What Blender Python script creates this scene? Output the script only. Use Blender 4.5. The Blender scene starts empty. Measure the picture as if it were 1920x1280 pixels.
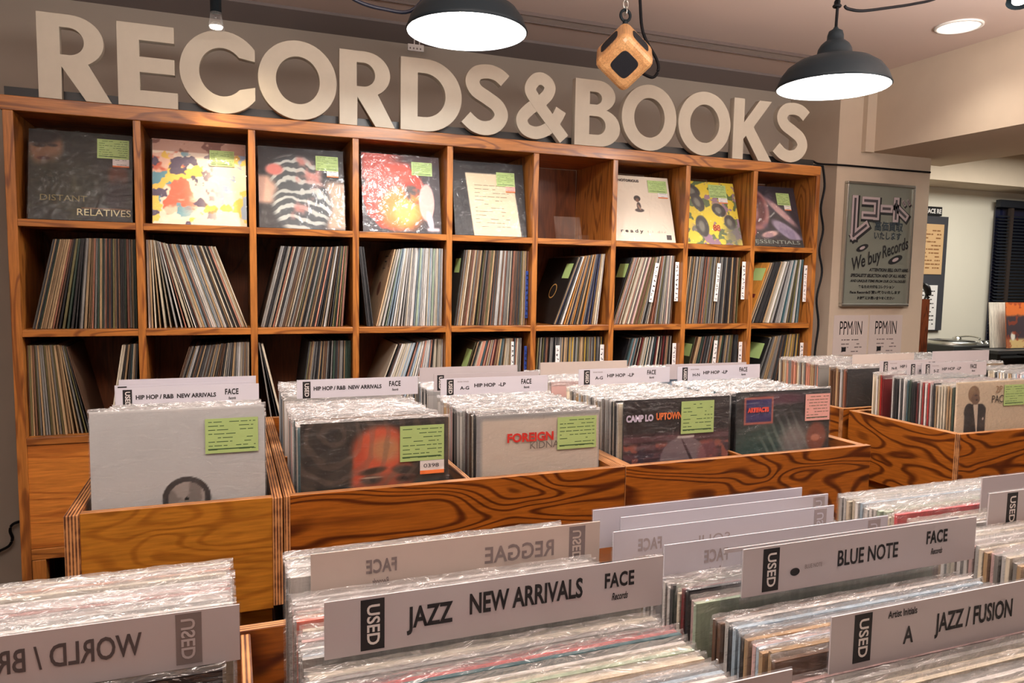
import bpy, math, random
import numpy as np
from mathutils import Vector, Matrix, Euler

SC = bpy.context.scene
COL = SC.collection
rnd = random.Random(7)
PI = math.pi

# ------------------------------------------------------------------ camera
cam_d = bpy.data.cameras.new('camera')
cam = bpy.data.objects.new('camera', cam_d)
COL.objects.link(cam)
RT = Vector((0.9336, -0.3575, 0.0167)); UPV = Vector((0.0160, 0.0877, 0.9960)); FW = Vector((0.3565, 0.9298, -0.0875))
RT.normalize(); FW.normalize(); UPV = RT.cross(FW).normalized(); FW = UPV.cross(RT)
M = Matrix((RT, UPV, -FW)).transposed().to_4x4()
M.translation = Vector((0.6612, -2.8909, 1.5478))
cam.matrix_world = M
cam_d.sensor_width = 36.0
cam_d.lens = 1383.6 / 1920 * 36.0
cam_d.clip_start = 0.02
SC.camera = cam

# ------------------------------------------------------------------ world, exposure, large lights
w = bpy.data.worlds.new('world'); SC.world = w; w.use_nodes = True
w.node_tree.nodes['Background'].inputs[0].default_value = (1.0, 0.88, 0.80, 1)
w.node_tree.nodes['Background'].inputs[1].default_value = 0.12
vs = SC.view_settings
vs.view_transform = 'Standard'; vs.look = 'None'; vs.gamma = 1.0; vs.use_curve_mapping = False
vs.exposure = -0.08
SC.cycles.max_bounces = 7; SC.cycles.diffuse_bounces = 4; SC.cycles.glossy_bounces = 4
SC.cycles.transparent_max_bounces = 24; SC.cycles.sample_clamp_indirect = 4.0
SC.cycles.caustics_reflective = False; SC.cycles.caustics_refractive = False

def area_light(name, loc, size, power, col, sy=None, rot=(0, 0, 0)):
    d = bpy.data.lights.new(name, 'AREA'); d.energy = power; d.color = col; d.shape = 'RECTANGLE'
    d.size = size; d.size_y = sy or size
    o = bpy.data.objects.new(name, d); o.location = loc; o.rotation_euler = rot; COL.objects.link(o); return o
# unseen fill lights added to brighten the ceiling and the room
def point_fill(loc, power, col, r=.16):
    d = bpy.data.lights.new('point_fill', 'POINT'); d.energy = power; d.color = col; d.shadow_soft_size = r
    o = bpy.data.objects.new('point_fill', d); o.location = loc; COL.objects.link(o)
point_fill((-0.6, -3.9, 2.25), 10, (1.0, .88, .80))  # added point fill out of view, no fitting belongs to it
point_fill((3.2, -3.6, 2.20), 12, (1.0, .88, .82))
area_light('upward_fill', (1.0, -2.3, 2.05), 1.6, 100, (1.0, 0.90, 0.84), 0.9, (PI - .08, 0, 0))  # added upward fill that brightens the ceiling, no fitting there
area_light('upward_fill', (3.2, -2.0, 2.05), 1.0, 68, (1.0, 0.90, 0.84), 0.9, (PI - .08, 0, 0))
area_light('overhead_fill', (0.2, -2.2, 2.68), 1.4, 20, (1.0, 0.94, 0.88), 0.6)  # added soft fill from above, stands for no particular fixture
area_light('overhead_fill', (2.6, -2.0, 2.68), 1.4, 22, (1.0, 0.94, 0.88), 0.6)
area_light('overhead_fill', (6.0, 0.2, 2.56), 1.6, 62, (1.0, 0.97, 0.88), 1.2)

# ------------------------------------------------------------------ colour and material helpers
def lin(c):
    return tuple(((x / 255.) / 12.92 if x / 255. <= 0.04045 else ((x / 255. + 0.055) / 1.055) ** 2.4) for x in c)
def linv(a):
    a = np.clip(a, 0, 1)
    return np.where(a <= 0.04045, a / 12.92, ((a + 0.055) / 1.055) ** 2.4)
MATS = {}
def new_mat(name):
    m = bpy.data.materials.new(name); m.use_nodes = True
    nt = m.node_tree; b = nt.nodes['Principled BSDF']
    return m, nt, b
def mat(name, col=(200, 200, 200), rough=0.5, metal=0.0, emit=0.0, coat=0.0, grain=0.0, gscale=40.0, alpha=1.0):
    if name in MATS: return MATS[name]
    m, nt, b = new_mat(name)
    c = (*lin(col), 1)
    b.inputs['Base Color'].default_value = c; b.inputs['Roughness'].default_value = rough
    b.inputs['Metallic'].default_value = metal; b.inputs['Coat Weight'].default_value = coat
    b.inputs['Coat Roughness'].default_value = 0.08
    if emit:
        b.inputs['Emission Color'].default_value = c; b.inputs['Emission Strength'].default_value = emit
    if grain:
        N = nt.nodes; L = nt.links
        tc = N.new('ShaderNodeTexCoord'); n = N.new('ShaderNodeTexNoise'); n.inputs['Scale'].default_value = gscale
        n.inputs['Detail'].default_value = 4
        r = N.new('ShaderNodeMapRange'); r.inputs[3].default_value = 1 - grain; r.inputs[4].default_value = 1 + grain * .5
        mx = N.new('ShaderNodeMix'); mx.data_type = 'RGBA'; mx.blend_type = 'MULTIPLY'; mx.inputs[0].default_value = 1
        L.new(tc.outputs['Object'], n.inputs['Vector']); L.new(n.outputs['Fac'], r.inputs[0])
        mx.inputs[6].default_value = c; L.new(r.outputs[0], mx.inputs[7]); L.new(mx.outputs[2], b.inputs['Base Color'])
        bp = N.new('ShaderNodeBump'); bp.inputs['Strength'].default_value = grain * .6; bp.inputs['Distance'].default_value = .004
        L.new(n.outputs['Fac'], bp.inputs['Height']); L.new(bp.outputs[0], b.inputs['Normal'])
    MATS[name] = m; return m

def wood(name, base, dark, axis='X', rings=9.0, soft=0.5, amount=0.8, stretch=7.0, rough=0.34, scale=2.2, knots=True):
    if name in MATS: return MATS[name]
    m, nt, b = new_mat(name); N = nt.nodes; L = nt.links
    tc = N.new('ShaderNodeTexCoord'); mp = N.new('ShaderNodeMapping'); oi = N.new('ShaderNodeObjectInfo')
    s = [stretch] * 3; s['XYZ'.index(axis)] = 1.0
    mp.inputs['Scale'].default_value = s
    off = N.new('ShaderNodeVectorMath'); off.operation = 'SCALE'; off.inputs[0].default_value = (3.1, 5.7, 4.3)
    L.new(oi.outputs['Random'], off.inputs['Scale'])
    L.new(tc.outputs['Object'], mp.inputs['Vector']); L.new(off.outputs[0], mp.inputs['Location'])
    n1 = N.new('ShaderNodeTexNoise'); n1.inputs['Scale'].default_value = scale; n1.inputs['Detail'].default_value = 1.2
    n1.inputs['Distortion'].default_value = 0.6
    L.new(mp.outputs[0], n1.inputs['Vector'])
    mu = N.new('ShaderNodeMath'); mu.operation = 'MULTIPLY'; mu.inputs[1].default_value = rings * 6.28
    L.new(n1.outputs['Fac'], mu.inputs[0])
    si = N.new('ShaderNodeMath'); si.operation = 'SINE'; L.new(mu.outputs[0], si.inputs[0])
    cr = N.new('ShaderNodeValToRGB')
    cr.color_ramp.elements[0].position = 0.5 - soft * .5; cr.color_ramp.elements[0].color = (0, 0, 0, 1)
    cr.color_ramp.elements[1].position = 0.98; cr.color_ramp.elements[1].color = (1, 1, 1, 1)
    L.new(si.outputs[0], cr.inputs[0])
    n2 = N.new('ShaderNodeTexNoise'); n2.inputs['Scale'].default_value = 22; n2.inputs['Detail'].default_value = 5
    mp2 = N.new('ShaderNodeMapping'); s2 = [9.0] * 3; s2['XYZ'.index(axis)] = .6; mp2.inputs['Scale'].default_value = s2
    L.new(tc.outputs['Object'], mp2.inputs[0]); L.new(mp2.outputs[0], n2.inputs['Vector'])
    ma = N.new('ShaderNodeMath'); ma.operation = 'MULTIPLY'; ma.inputs[1].default_value = amount
    L.new(cr.outputs[0], ma.inputs[0])
    mx = N.new('ShaderNodeMix'); mx.data_type = 'RGBA'
    mx.inputs[6].default_value = (*lin(base), 1); mx.inputs[7].default_value = (*lin(dark), 1)
    L.new(ma.outputs[0], mx.inputs[0])
    r = N.new('ShaderNodeMapRange'); r.inputs[1].default_value = .3; r.inputs[2].default_value = .7
    r.inputs[3].default_value = .72; r.inputs[4].default_value = 1.15
    L.new(n2.outputs['Fac'], r.inputs[0])
    m2 = N.new('ShaderNodeMix'); m2.data_type = 'RGBA'; m2.blend_type = 'MULTIPLY'; m2.inputs[0].default_value = 1
    L.new(mx.outputs[2], m2.inputs[6]); L.new(r.outputs[0], m2.inputs[7])
    out = m2.outputs[2]
    if knots:
        v = N.new('ShaderNodeTexVoronoi'); v.inputs['Scale'].default_value = 3.2
        mp3 = N.new('ShaderNodeMapping'); s3 = [2.0] * 3; s3['XYZ'.index(axis)] = 1.0; mp3.inputs['Scale'].default_value = s3
        L.new(off.outputs[0], mp3.inputs['Location'])
        L.new(tc.outputs['Object'], mp3.inputs[0]); L.new(mp3.outputs[0], v.inputs['Vector'])
        k = N.new('ShaderNodeMapRange'); k.inputs[1].default_value = .03; k.inputs[2].default_value = .075
        k.inputs[3].default_value = .75; k.inputs[4].default_value = 0
        L.new(v.outputs['Distance'], k.inputs[0])
        m3 = N.new('ShaderNodeMix'); m3.data_type = 'RGBA'; m3.inputs[7].default_value = (*lin((52, 26, 14)), 1)
        L.new(k.outputs[0], m3.inputs[0]); L.new(out, m3.inputs[6]); out = m3.outputs[2]
    L.new(out, b.inputs['Base Color'])
    b.inputs['Roughness'].default_value = rough; b.inputs['Coat Weight'].default_value = .12; b.inputs['Coat Roughness'].default_value = .2
    bp = N.new('ShaderNodeBump'); bp.inputs['Strength'].default_value = .12; bp.inputs['Distance'].default_value = .002
    L.new(n2.outputs['Fac'], bp.inputs['Height']); L.new(bp.outputs[0], b.inputs['Normal'])
    MATS[name] = m; return m

def ply(name, axis, pitch=0.0055, a=(196, 140, 88), b_=(72, 34, 16)):
    """plywood edge: thin veneers stacked along AXIS"""
    if name in MATS: return MATS[name]
    m, nt, b = new_mat(name); N = nt.nodes; L = nt.links
    tc = N.new('ShaderNodeTexCoord'); sp = N.new('ShaderNodeSeparateXYZ'); L.new(tc.outputs['Object'], sp.inputs[0])
    mu = N.new('ShaderNodeMath'); mu.operation = 'MULTIPLY'; mu.inputs[1].default_value = 6.28 / pitch
    L.new(sp.outputs[axis], mu.inputs[0])
    si = N.new('ShaderNodeMath'); si.operation = 'SINE'; L.new(mu.outputs[0], si.inputs[0])
    n = N.new('ShaderNodeTexNoise'); n.inputs['Scale'].default_value = 60; n.inputs['Detail'].default_value = 4
    mp = N.new('ShaderNodeMapping'); mp.inputs['Scale'].default_value = (1, .25, 1) if axis == 'X' else (.25, 1, 1)
    L.new(tc.outputs['Object'], mp.inputs[0]); L.new(mp.outputs[0], n.inputs['Vector'])
    ad = N.new('ShaderNodeMath'); ad.operation = 'MULTIPLY_ADD'; ad.inputs[1].default_value = 3.0; ad.inputs[2].default_value = -1.5
    L.new(n.outputs['Fac'], ad.inputs[0])
    a2 = N.new('ShaderNodeMath'); a2.operation = 'ADD'; L.new(si.outputs[0], a2.inputs[0]); L.new(ad.outputs[0], a2.inputs[1])
    r = N.new('ShaderNodeMapRange'); r.inputs[1].default_value = -1; r.inputs[2].default_value = 1
    L.new(a2.outputs[0], r.inputs[0])
    mx = N.new('ShaderNodeMix'); mx.data_type = 'RGBA'
    mx.inputs[6].default_value = (*lin(b_), 1); mx.inputs[7].default_value = (*lin(a), 1); L.new(r.outputs[0], mx.inputs[0])
    L.new(mx.outputs[2], b.inputs['Base Color']); b.inputs['Roughness'].default_value = .55
    MATS[name] = m; return m

def attr_mat(name, rough=.45, coat=0.0, bump=0.0, attr='Col'):
    if name in MATS: return MATS[name]
    m, nt, b = new_mat(name); N = nt.nodes; L = nt.links
    a = N.new('ShaderNodeAttribute'); a.attribute_name = attr
    L.new(a.outputs['Color'], b.inputs['Base Color'])
    b.inputs['Roughness'].default_value = rough; b.inputs['Coat Weight'].default_value = coat; b.inputs['Coat Roughness'].default_value = .1
    MATS[name] = m; return m
def info_mat(name, rough=.5, streak=True):
    """cardboard whose colour is the object's own colour, with worn streaks along the spine"""
    if name in MATS: return MATS[name]
    m, nt, b = new_mat(name); N = nt.nodes; L = nt.links
    oi = N.new('ShaderNodeObjectInfo'); tc = N.new('ShaderNodeTexCoord')
    off = N.new('ShaderNodeVectorMath'); off.operation = 'SCALE'; off.inputs[0].default_value = (13.1, 5.7, 24.3)
    L.new(oi.outputs['Random'], off.inputs['Scale'])
    mp = N.new('ShaderNodeMapping'); mp.inputs['Scale'].default_value = (60, 60, 9); L.new(tc.outputs['Object'], mp.inputs[0])
    L.new(off.outputs[0], mp.inputs['Location'])
    n = N.new('ShaderNodeTexNoise'); n.inputs['Scale'].default_value = 1; n.inputs['Detail'].default_value = 5; n.inputs['Roughness'].default_value = .7
    L.new(mp.outputs[0], n.inputs['Vector'])
    r = N.new('ShaderNodeMapRange'); r.inputs[1].default_value = .3; r.inputs[2].default_value = .72; r.inputs[3].default_value = .55; r.inputs[4].default_value = 1.2
    L.new(n.outputs['Fac'], r.inputs[0])
    mx = N.new('ShaderNodeMix'); mx.data_type = 'RGBA'; mx.blend_type = 'MULTIPLY'; mx.inputs[0].default_value = 1
    L.new(oi.outputs['Color'], mx.inputs[6]); L.new(r.outputs[0], mx.inputs[7]); L.new(mx.outputs[2], b.inputs['Base Color'])
    b.inputs['Roughness'].default_value = rough
    MATS[name] = m; return m

def plastic(name, body=.10, tint=(235, 238, 245), rough=.12, bumps=.35, scale=45., flap=True, flapz=.3155, flap_body=.62, gl=.35):
    """clear polythene: mostly see-through with gloss; the crumpled top flap is milkier"""
    if name in MATS: return MATS[name]
    m = bpy.data.materials.new(name); m.use_nodes = True; nt = m.node_tree; N = nt.nodes; L = nt.links
    for x in list(N): N.remove(x)
    out = N.new('ShaderNodeOutputMaterial'); tr = N.new('ShaderNodeBsdfTransparent'); tr.inputs[0].default_value = (.97, .975, .98, 1)
    df = N.new('ShaderNodeBsdfDiffuse'); df.inputs[0].default_value = (*lin(tint), 1)
    tl = N.new('ShaderNodeBsdfTranslucent'); tl.inputs[0].default_value = (*lin(tint), 1)
    gs = N.new('ShaderNodeBsdfGlossy'); gs.inputs['Roughness'].default_value = rough
    tc = N.new('ShaderNodeTexCoord'); n = N.new('ShaderNodeTexNoise'); n.inputs['Scale'].default_value = scale; n.inputs['Detail'].default_value = 3
    n.inputs['Distortion'].default_value = 1.2
    geo = N.new('ShaderNodeNewGeometry')
    mpp = N.new('ShaderNodeMapping'); mpp.inputs['Scale'].default_value = (.32, 1, .8) if scale > 50 else (1, 1, 1)
    L.new(geo.outputs['Position'], mpp.inputs[0]); L.new(mpp.outputs[0], n.inputs['Vector'])
    bp = N.new('ShaderNodeBump'); bp.inputs['Strength'].default_value = bumps; bp.inputs['Distance'].default_value = .012
    L.new(n.outputs['Fac'], bp.inputs['Height']); L.new(bp.outputs[0], gs.inputs['Normal'])
    lw = N.new('ShaderNodeLayerWeight'); lw.inputs[0].default_value = .35; L.new(bp.outputs[0], lw.inputs['Normal'])
    m1 = N.new('ShaderNodeMixShader'); L.new(df.outputs[0], m1.inputs[1]); L.new(tl.outputs[0], m1.inputs[2]); m1.inputs[0].default_value = .5
    m2 = N.new('ShaderNodeMixShader'); L.new(m1.outputs[0], m2.inputs[1]); L.new(gs.outputs[0], m2.inputs[2]); m2.inputs[0].default_value = gl
    fac = N.new('ShaderNodeMath'); fac.operation = 'MULTIPLY_ADD'; fac.inputs[1].default_value = .35; L.new(lw.outputs['Facing'], fac.inputs[0])
    if flap:
        sp = N.new('ShaderNodeSeparateXYZ'); L.new(tc.outputs['Object'], sp.inputs[0])
        r = N.new('ShaderNodeMapRange'); r.inputs[1].default_value = flapz - .004; r.inputs[2].default_value = flapz + .001
        r.inputs[3].default_value = body; r.inputs[4].default_value = flap_body
        L.new(sp.outputs['Z'], r.inputs[0]); L.new(r.outputs[0], fac.inputs[2])
    else: fac.inputs[2].default_value = body
    mm = N.new('ShaderNodeMath'); mm.operation = 'MINIMUM'; mm.inputs[1].default_value = .95; L.new(fac.outputs[0], mm.inputs[0])
    m3 = N.new('ShaderNodeMixShader'); L.new(mm.outputs[0], m3.inputs[0]); L.new(tr.outputs[0], m3.inputs[1]); L.new(m2.outputs[0], m3.inputs[2])
    L.new(m3.outputs[0], out.inputs[0])
    MATS[name] = m; return m

# ------------------------------------------------------------------ geometry helpers
class G:
    def __init__(s): s.v = []; s.f = []; s.m = []; s.c = []
    def box(s, x0, x1, y0, y1, z0, z1, mi=0, sides=None, col=None):
        b = len(s.v)
        s.v += [(x0, y0, z0), (x1, y0, z0), (x1, y1, z0), (x0, y1, z0), (x0, y0, z1), (x1, y0, z1), (x1, y1, z1), (x0, y1, z1)]
        fs = [(0, 3, 2, 1), (4, 5, 6, 7), (0, 1, 5, 4), (2, 3, 7, 6), (1, 2, 6, 5), (3, 0, 4, 7)]   # bottom top front back right left
        for k, q in enumerate(fs):
            s.f.append(tuple(b + i for i in q)); s.m.append(sides[k] if sides else mi)
            if col is not None: s.c.append(col)
        return b
    def obox(s, pts, mi=0, col=None):
        """8 points in box order"""
        b = len(s.v); s.v += [tuple(p) for p in pts]
        for q in [(0, 3, 2, 1), (4, 5, 6, 7), (0, 1, 5, 4), (2, 3, 7, 6), (1, 2, 6, 5), (3, 0, 4, 7)]:
            s.f.append(tuple(b + i for i in q)); s.m.append(mi)
            if col is not None: s.c.append(col)
    def quad(s, pts, mi=0, col=None):
        b = len(s.v); s.v += [tuple(p) for p in pts]; s.f.append(tuple(range(b, b + len(pts)))); s.m.append(mi)
        if col is not None: s.c.append(col)
    def tube(s, pts, r, n=8, mi=0, cap=True, smooth_path=0):
        P = [Vector(p) for p in pts]
        n0 = len(P)
        if smooth_path: P = catmull(P, smooth_path)
        if isinstance(r, (list, tuple)) and len(r) != len(P): r = list(np.interp(np.linspace(0, 1, len(P)), np.linspace(0, 1, n0), r))
        b0 = len(s.v); up = Vector((0, 0, 1))
        for i, p in enumerate(P):
            t = (P[min(i + 1, len(P) - 1)] - P[max(i - 1, 0)]).normalized()
            a = t.cross(up if abs(t.z) < .95 else Vector((1, 0, 0))).normalized(); c = t.cross(a)
            rr = r[i] if isinstance(r, (list, tuple)) else r
            for k in range(n):
                an = 2 * PI * k / n; s.v.append(tuple(p + a * math.cos(an) * rr + c * math.sin(an) * rr))
        for i in range(len(P) - 1):
            for k in range(n):
                s.f.append((b0 + i * n + k, b0 + i * n + (k + 1) % n, b0 + (i + 1) * n + (k + 1) % n, b0 + (i + 1) * n + k)); s.m.append(mi)
        if cap:
            s.f.append(tuple(b0 + k for k in range(n))); s.m.append(mi)
            e = b0 + (len(P) - 1) * n; s.f.append(tuple(e + k for k in reversed(range(n)))); s.m.append(mi)
    def lathe(s, prof, c=(0, 0, 0), n=40, mi=0):
        b = len(s.v)
        for (r, z) in prof:
            for k in range(n):
                a = 2 * PI * k / n; s.v.append((c[0] + r * math.cos(a), c[1] + r * math.sin(a), c[2] + z))
        for i in range(len(prof) - 1):
            for k in range(n):
                s.f.append((b + i * n + k, b + i * n + (k + 1) % n, b + (i + 1) * n + (k + 1) % n, b + (i + 1) * n + k)); s.m.append(mi)
    def ring(s, c, R, r, nrm='Y', n=28, k=8, mi=0, sx=1, sz=1):
        b = len(s.v)
        for i in range(n):
            a = 2 * PI * i / n
            for j in range(k):
                t = 2 * PI * j / k; q = R + r * math.cos(t); h = r * math.sin(t)
                u, v_ = q * math.cos(a) * sx, q * math.sin(a) * sz
                p = (u, h, v_) if nrm == 'Y' else (h, u, v_) if nrm == 'X' else (u, v_, h)
                s.v.append((c[0] + p[0], c[1] + p[1], c[2] + p[2]))
        for i in range(n):
            for j in range(k):
                s.f.append((b + i * k + j, b + i * k + (j + 1) % k, b + ((i + 1) % n) * k + (j + 1) % k, b + ((i + 1) % n) * k + j)); s.m.append(mi)
    def mesh(s, name, mats, o=(0, 0, 0), smooth=False):
        me = bpy.data.meshes.new(name)
        me.from_pydata([(x - o[0], y - o[1], z - o[2]) for x, y, z in s.v], [], s.f)
        for m in mats: me.materials.append(m)
        if len(mats) > 1: me.polygons.foreach_set('material_index', s.m)
        if s.c:
            at = me.color_attributes.new('Col', 'FLOAT_COLOR', 'CORNER'); buf = []
            for p, c in zip(s.f, s.c): buf += [c[0], c[1], c[2], 1.0] * len(p)
            at.data.foreach_set('color', buf)
        if smooth: me.polygons.foreach_set('use_smooth', [True] * len(me.polygons))
        me.update(); return me
    def build(s, name, mats, parent=None, o=None, local=False, smooth=False, bevel=0):
        if not isinstance(mats, (list, tuple)): mats = [mats]
        if parent is not None: org = (0, 0, 0) if local else ORG.get(parent, (0, 0, 0))
        else: org = o or (0, 0, 0)
        ob = link(name, s.mesh(name, mats, org, smooth), parent, org if parent is None else None)
        if parent is not None: ORG[ob] = org
        if bevel:
            bv = ob.modifiers.new('bevel', 'BEVEL'); bv.width = bevel; bv.segments = 2; bv.limit_method = 'ANGLE'
        return ob
ORG = {}
def link(name, data, parent=None, loc=None):
    ob = bpy.data.objects.new(name, data); COL.objects.link(ob)
    if parent is not None: ob.parent = parent
    if loc is not None: ob.location = loc; ORG[ob] = tuple(loc)
    return ob
def tag(o, label, cat=None, group=None, kind=None):
    if label: o['label'] = label
    if cat: o['category'] = cat
    if group: o['group'] = group
    if kind: o['kind'] = kind
    return o
def thing(name, label, cat, loc=(0, 0, 0), group=None):
    o = link(name, None, None, loc); return tag(o, label, cat, group)
def struct(o): o['kind'] = 'structure'; return o
def catmull(P, n):
    out = []
    for i in range(len(P) - 1):
        p0 = P[max(i - 1, 0)]; p1 = P[i]; p2 = P[i + 1]; p3 = P[min(i + 2, len(P) - 1)]
        for k in range(n):
            t = k / n
            out.append(.5 * ((2 * p1) + (p2 - p0) * t + (2 * p0 - 5 * p1 + 4 * p2 - p3) * t * t + (3 * p1 - p0 - 3 * p2 + p3) * t ** 3))
    out.append(P[-1]); return out
TXT = {}
def text_data(s, size, bold=0.0, align='LEFT', space=1.0, shear=0.0):
    """lettering as a flat mesh facing -Y, upright in XZ; origin at its anchor, vertically centred"""
    key = (s, size, bold, align, space, shear)
    if key in TXT: return TXT[key]
    cu = bpy.data.curves.new('lettering', 'FONT'); cu.body = s; cu.size = size; cu.offset = bold; cu.align_x = align
    cu.space_character = space; cu.shear = shear; cu.align_y = 'CENTER'; cu.resolution_u = 3; cu.fill_mode = 'BOTH'
    ob = bpy.data.objects.new('tmp', cu); COL.objects.link(ob)
    dg = bpy.context.evaluated_depsgraph_get()
    me = bpy.data.meshes.new_from_object(ob.evaluated_get(dg))
    bpy.data.objects.remove(ob); bpy.data.curves.remove(cu)
    me.transform(Matrix.Rotation(PI / 2, 4, 'X')); me.name = 'lettering'; me.materials.clear()
    TXT[key] = me; return me
def text(s, size, pos, m, parent, bold=0.0, align='LEFT', space=1.0, shear=0.0, sx=1.0, rot=0.0, name='lettering', mirror=False, fit=None):
    me = text_data(s, size, bold, align, space, shear)
    if len(me.materials) == 0 or me.materials[0] != m:
        me = me.copy(); me.materials.clear(); me.materials.append(m)
    o = link(name, me, parent)
    o.location = pos
    if fit:
        ws = [v.co.x for v in me.vertices]; sx = fit / max(1e-4, (max(ws) - min(ws)))
    o.scale = (-sx if mirror else sx, 1, 1); o.rotation_euler = (0, rot, 0)
    return o

# ------------------------------------------------------------------ picture painting (colours per vertex on a fine grid, flat print)
def vnoise(U, V, s, seed):
    r = np.random.RandomState(seed); g = r.rand(int(s) + 3, int(s) + 3)
    x = U * s; y = V * s; i = np.floor(x).astype(int); j = np.floor(y).astype(int)
    i = np.clip(i, 0, int(s) + 1); j = np.clip(j, 0, int(s) + 1)
    fx = x - i; fy = y - j; fx = fx * fx * (3 - 2 * fx); fy = fy * fy * (3 - 2 * fy)
    return (g[i, j] * (1 - fx) + g[i + 1, j] * fx) * (1 - fy) + (g[i, j + 1] * (1 - fx) + g[i + 1, j + 1] * fx) * fy
def fbm(U, V, s, seed, n=4):
    o = 0; a = .5
    for k in range(n): o = o + a * vnoise(U, V, s * 2 ** k, seed + k); a *= .5
    return o / (1 - .5 ** n)
def sm(a, b, x): t = np.clip((x - a) / (b - a), 0, 1); return t * t * (3 - 2 * t)
def ell(U, V, cx, cy, rx, ry, soft=.08, ang=0):
    c, s = math.cos(ang), math.sin(ang); x = (U - cx) * c + (V - cy) * s; y = -(U - cx) * s + (V - cy) * c
    return 1 - sm(1 - soft, 1 + soft, np.sqrt((x / rx) ** 2 + (y / ry) ** 2))
def rect(U, V, x0, x1, y0, y1, soft=.006):
    return sm(x0 - soft, x0 + soft, U) * (1 - sm(x1 - soft, x1 + soft, U)) * sm(y0 - soft, y0 + soft, V) * (1 - sm(y1 - soft, y1 + soft, V))
class Art:
    def __init__(s, nx, ny, base, asp=1.0):
        u = np.linspace(0, 1, nx); v = np.linspace(0, 1, ny); s.U, s.V = np.meshgrid(u, v, indexing='xy'); s.nx, s.ny = nx, ny
        s.img = np.ones((ny, nx, 3)) * np.array(base) / 255.
    def put(s, mask, col):
        m = np.clip(mask, 0, 1)[..., None]; s.img = s.img * (1 - m) + np.array(col) / 255. * m
    def mul(s, k): s.img = s.img * k[..., None]
    def obj(s, name, w, h, parent, pos=(0, 0, 0), m=None):
        X = (s.U - .5) * w; Z = s.V * h; n = s.nx * s.ny
        co = np.stack([X, np.zeros_like(X), Z], -1).reshape(-1, 3)
        me = bpy.data.meshes.new(name)
        idx = np.arange(n).reshape(s.ny, s.nx)
        q = np.stack([idx[:-1, :-1], idx[:-1, 1:], idx[1:, 1:], idx[1:, :-1]], -1).reshape(-1, 4)
        me.vertices.add(n); me.vertices.foreach_set('co', co.ravel())
        me.loops.add(q.size); me.loops.foreach_set('vertex_index', q.ravel().astype(np.int32))
        me.polygons.add(len(q)); me.polygons.foreach_set('loop_start', (np.arange(len(q)) * 4).astype(np.int32))
        me.update(calc_edges=True)
        at = me.color_attributes.new('Col', 'FLOAT_COLOR', 'POINT')
        c = np.ones((n, 4)); c[:, :3] = linv(s.img.reshape(-1, 3)); at.data.foreach_set('color', c.ravel())
        me.materials.append(m or attr_mat('printed_picture', .55, 0))
        o = link(name, me, parent); o.location = pos; return o

# ------------------------------------------------------------------ materials in use
W_SHELF_X = wood('shelf_wood_level', (172, 108, 48), (106, 54, 22), 'X', rings=6, amount=.75)
W_SHELF_Z = wood('shelf_wood_upright', (172, 108, 48), (106, 54, 22), 'Z', rings=6, amount=.75)
W_BACK = wood('shelf_back_wood', (126, 70, 34), (78, 38, 18), 'Z', rings=5, amount=.5, stretch=4, rough=.55)
W_PANEL = wood('red_pine_plywood', (152, 86, 26), (76, 32, 10), 'X', rings=11, amount=.95, stretch=3.2, scale=2.6, soft=.9)
W_PANELY = wood('red_pine_plywood_side', (152, 86, 26), (76, 32, 10), 'Y', rings=9, amount=.95, stretch=3.0, scale=2.6, soft=.9)
W_LIGHT = wood('yellow_pine_plywood', (172, 112, 36), (132, 76, 20), 'X', rings=16, amount=.6, stretch=3.0, scale=2.2, soft=1.3, knots=False)
P_X = ply('plywood_edge_across', 'X'); P_Y = ply('plywood_edge_along', 'Y')
M_WALL = mat('wall_paint', (172, 162, 150), .9, grain=.06, gscale=5)
M_CEIL = mat('ceiling_paint', (212, 192, 182), .9, grain=.05, gscale=2)
M_PILL = mat('pillar_paint', (208, 192, 172), .88, grain=.08, gscale=9)
M_WHITEWALL = mat('white_wall_paint', (228, 222, 206), .85, grain=.04, gscale=4)
M_FLOOR = wood('floor_boards', (120, 92, 70), (80, 58, 42), 'X', rings=4)
M_GREY = mat('flat_grey', (128, 118, 116), .8)
M_BLACK = mat('black_plastic', (18, 18, 20), .4)
M_BLACKM = mat('black_enamel', (20, 30, 36), .5)
M_BLACKM.node_tree.nodes['Principled BSDF'].inputs['Specular IOR Level'].default_value = .22
M_CABLE = mat('cable_rubber', (16, 16, 20), .6)
M_CABLE.node_tree.nodes['Principled BSDF'].inputs['Specular IOR Level'].default_value = .15
M_LETTER = mat('letter_paint', (192, 184, 168), .6, grain=.08, gscale=30)
M_INK = mat('black_ink', (24, 22, 26), .6)
M_GHOST = mat('faded_ink_seen_through_paper', (128, 118, 118), .8)
M_GHOST2 = mat('faint_ink_seen_through_paper', (170, 162, 166), .8)
M_PAPER = mat('strip_paper', (192, 186, 190), .6, coat=.3, grain=.04, gscale=14)
M_PAPERW = mat('cool_strip_paper', (210, 210, 222), .6, coat=.3)
M_PAPERB = mat('beige_card', (196, 184, 176), .7, grain=.05)
M_PAPERTXT = mat('white_print', (228, 224, 222), .6)
M_GREEN = mat('green_label_paper', (176, 204, 130), .6)
M_GREEND = mat('green_label_ink', (62, 96, 52), .7)
M_PINK = mat('pink_label_paper', (236, 176, 166), .6)
M_WHITE = mat('white_label_paper', (232, 228, 226), .6)
M_ORANGE = mat('orange_print', (224, 120, 60), .6)
M_LINE = mat('label_print', (70, 84, 62), .7)
M_GLOWW = mat('lamp_glow', (255, 250, 244), .5, emit=7.0)
M_SILVER = mat('brushed_metal', (196, 196, 190), .3, metal=.9)
M_BAG = plastic('clear_bag', body=.015, flap_body=.34, bumps=1.0, scale=70, gl=.6, rough=.16, tint=(246, 246, 246))
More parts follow.
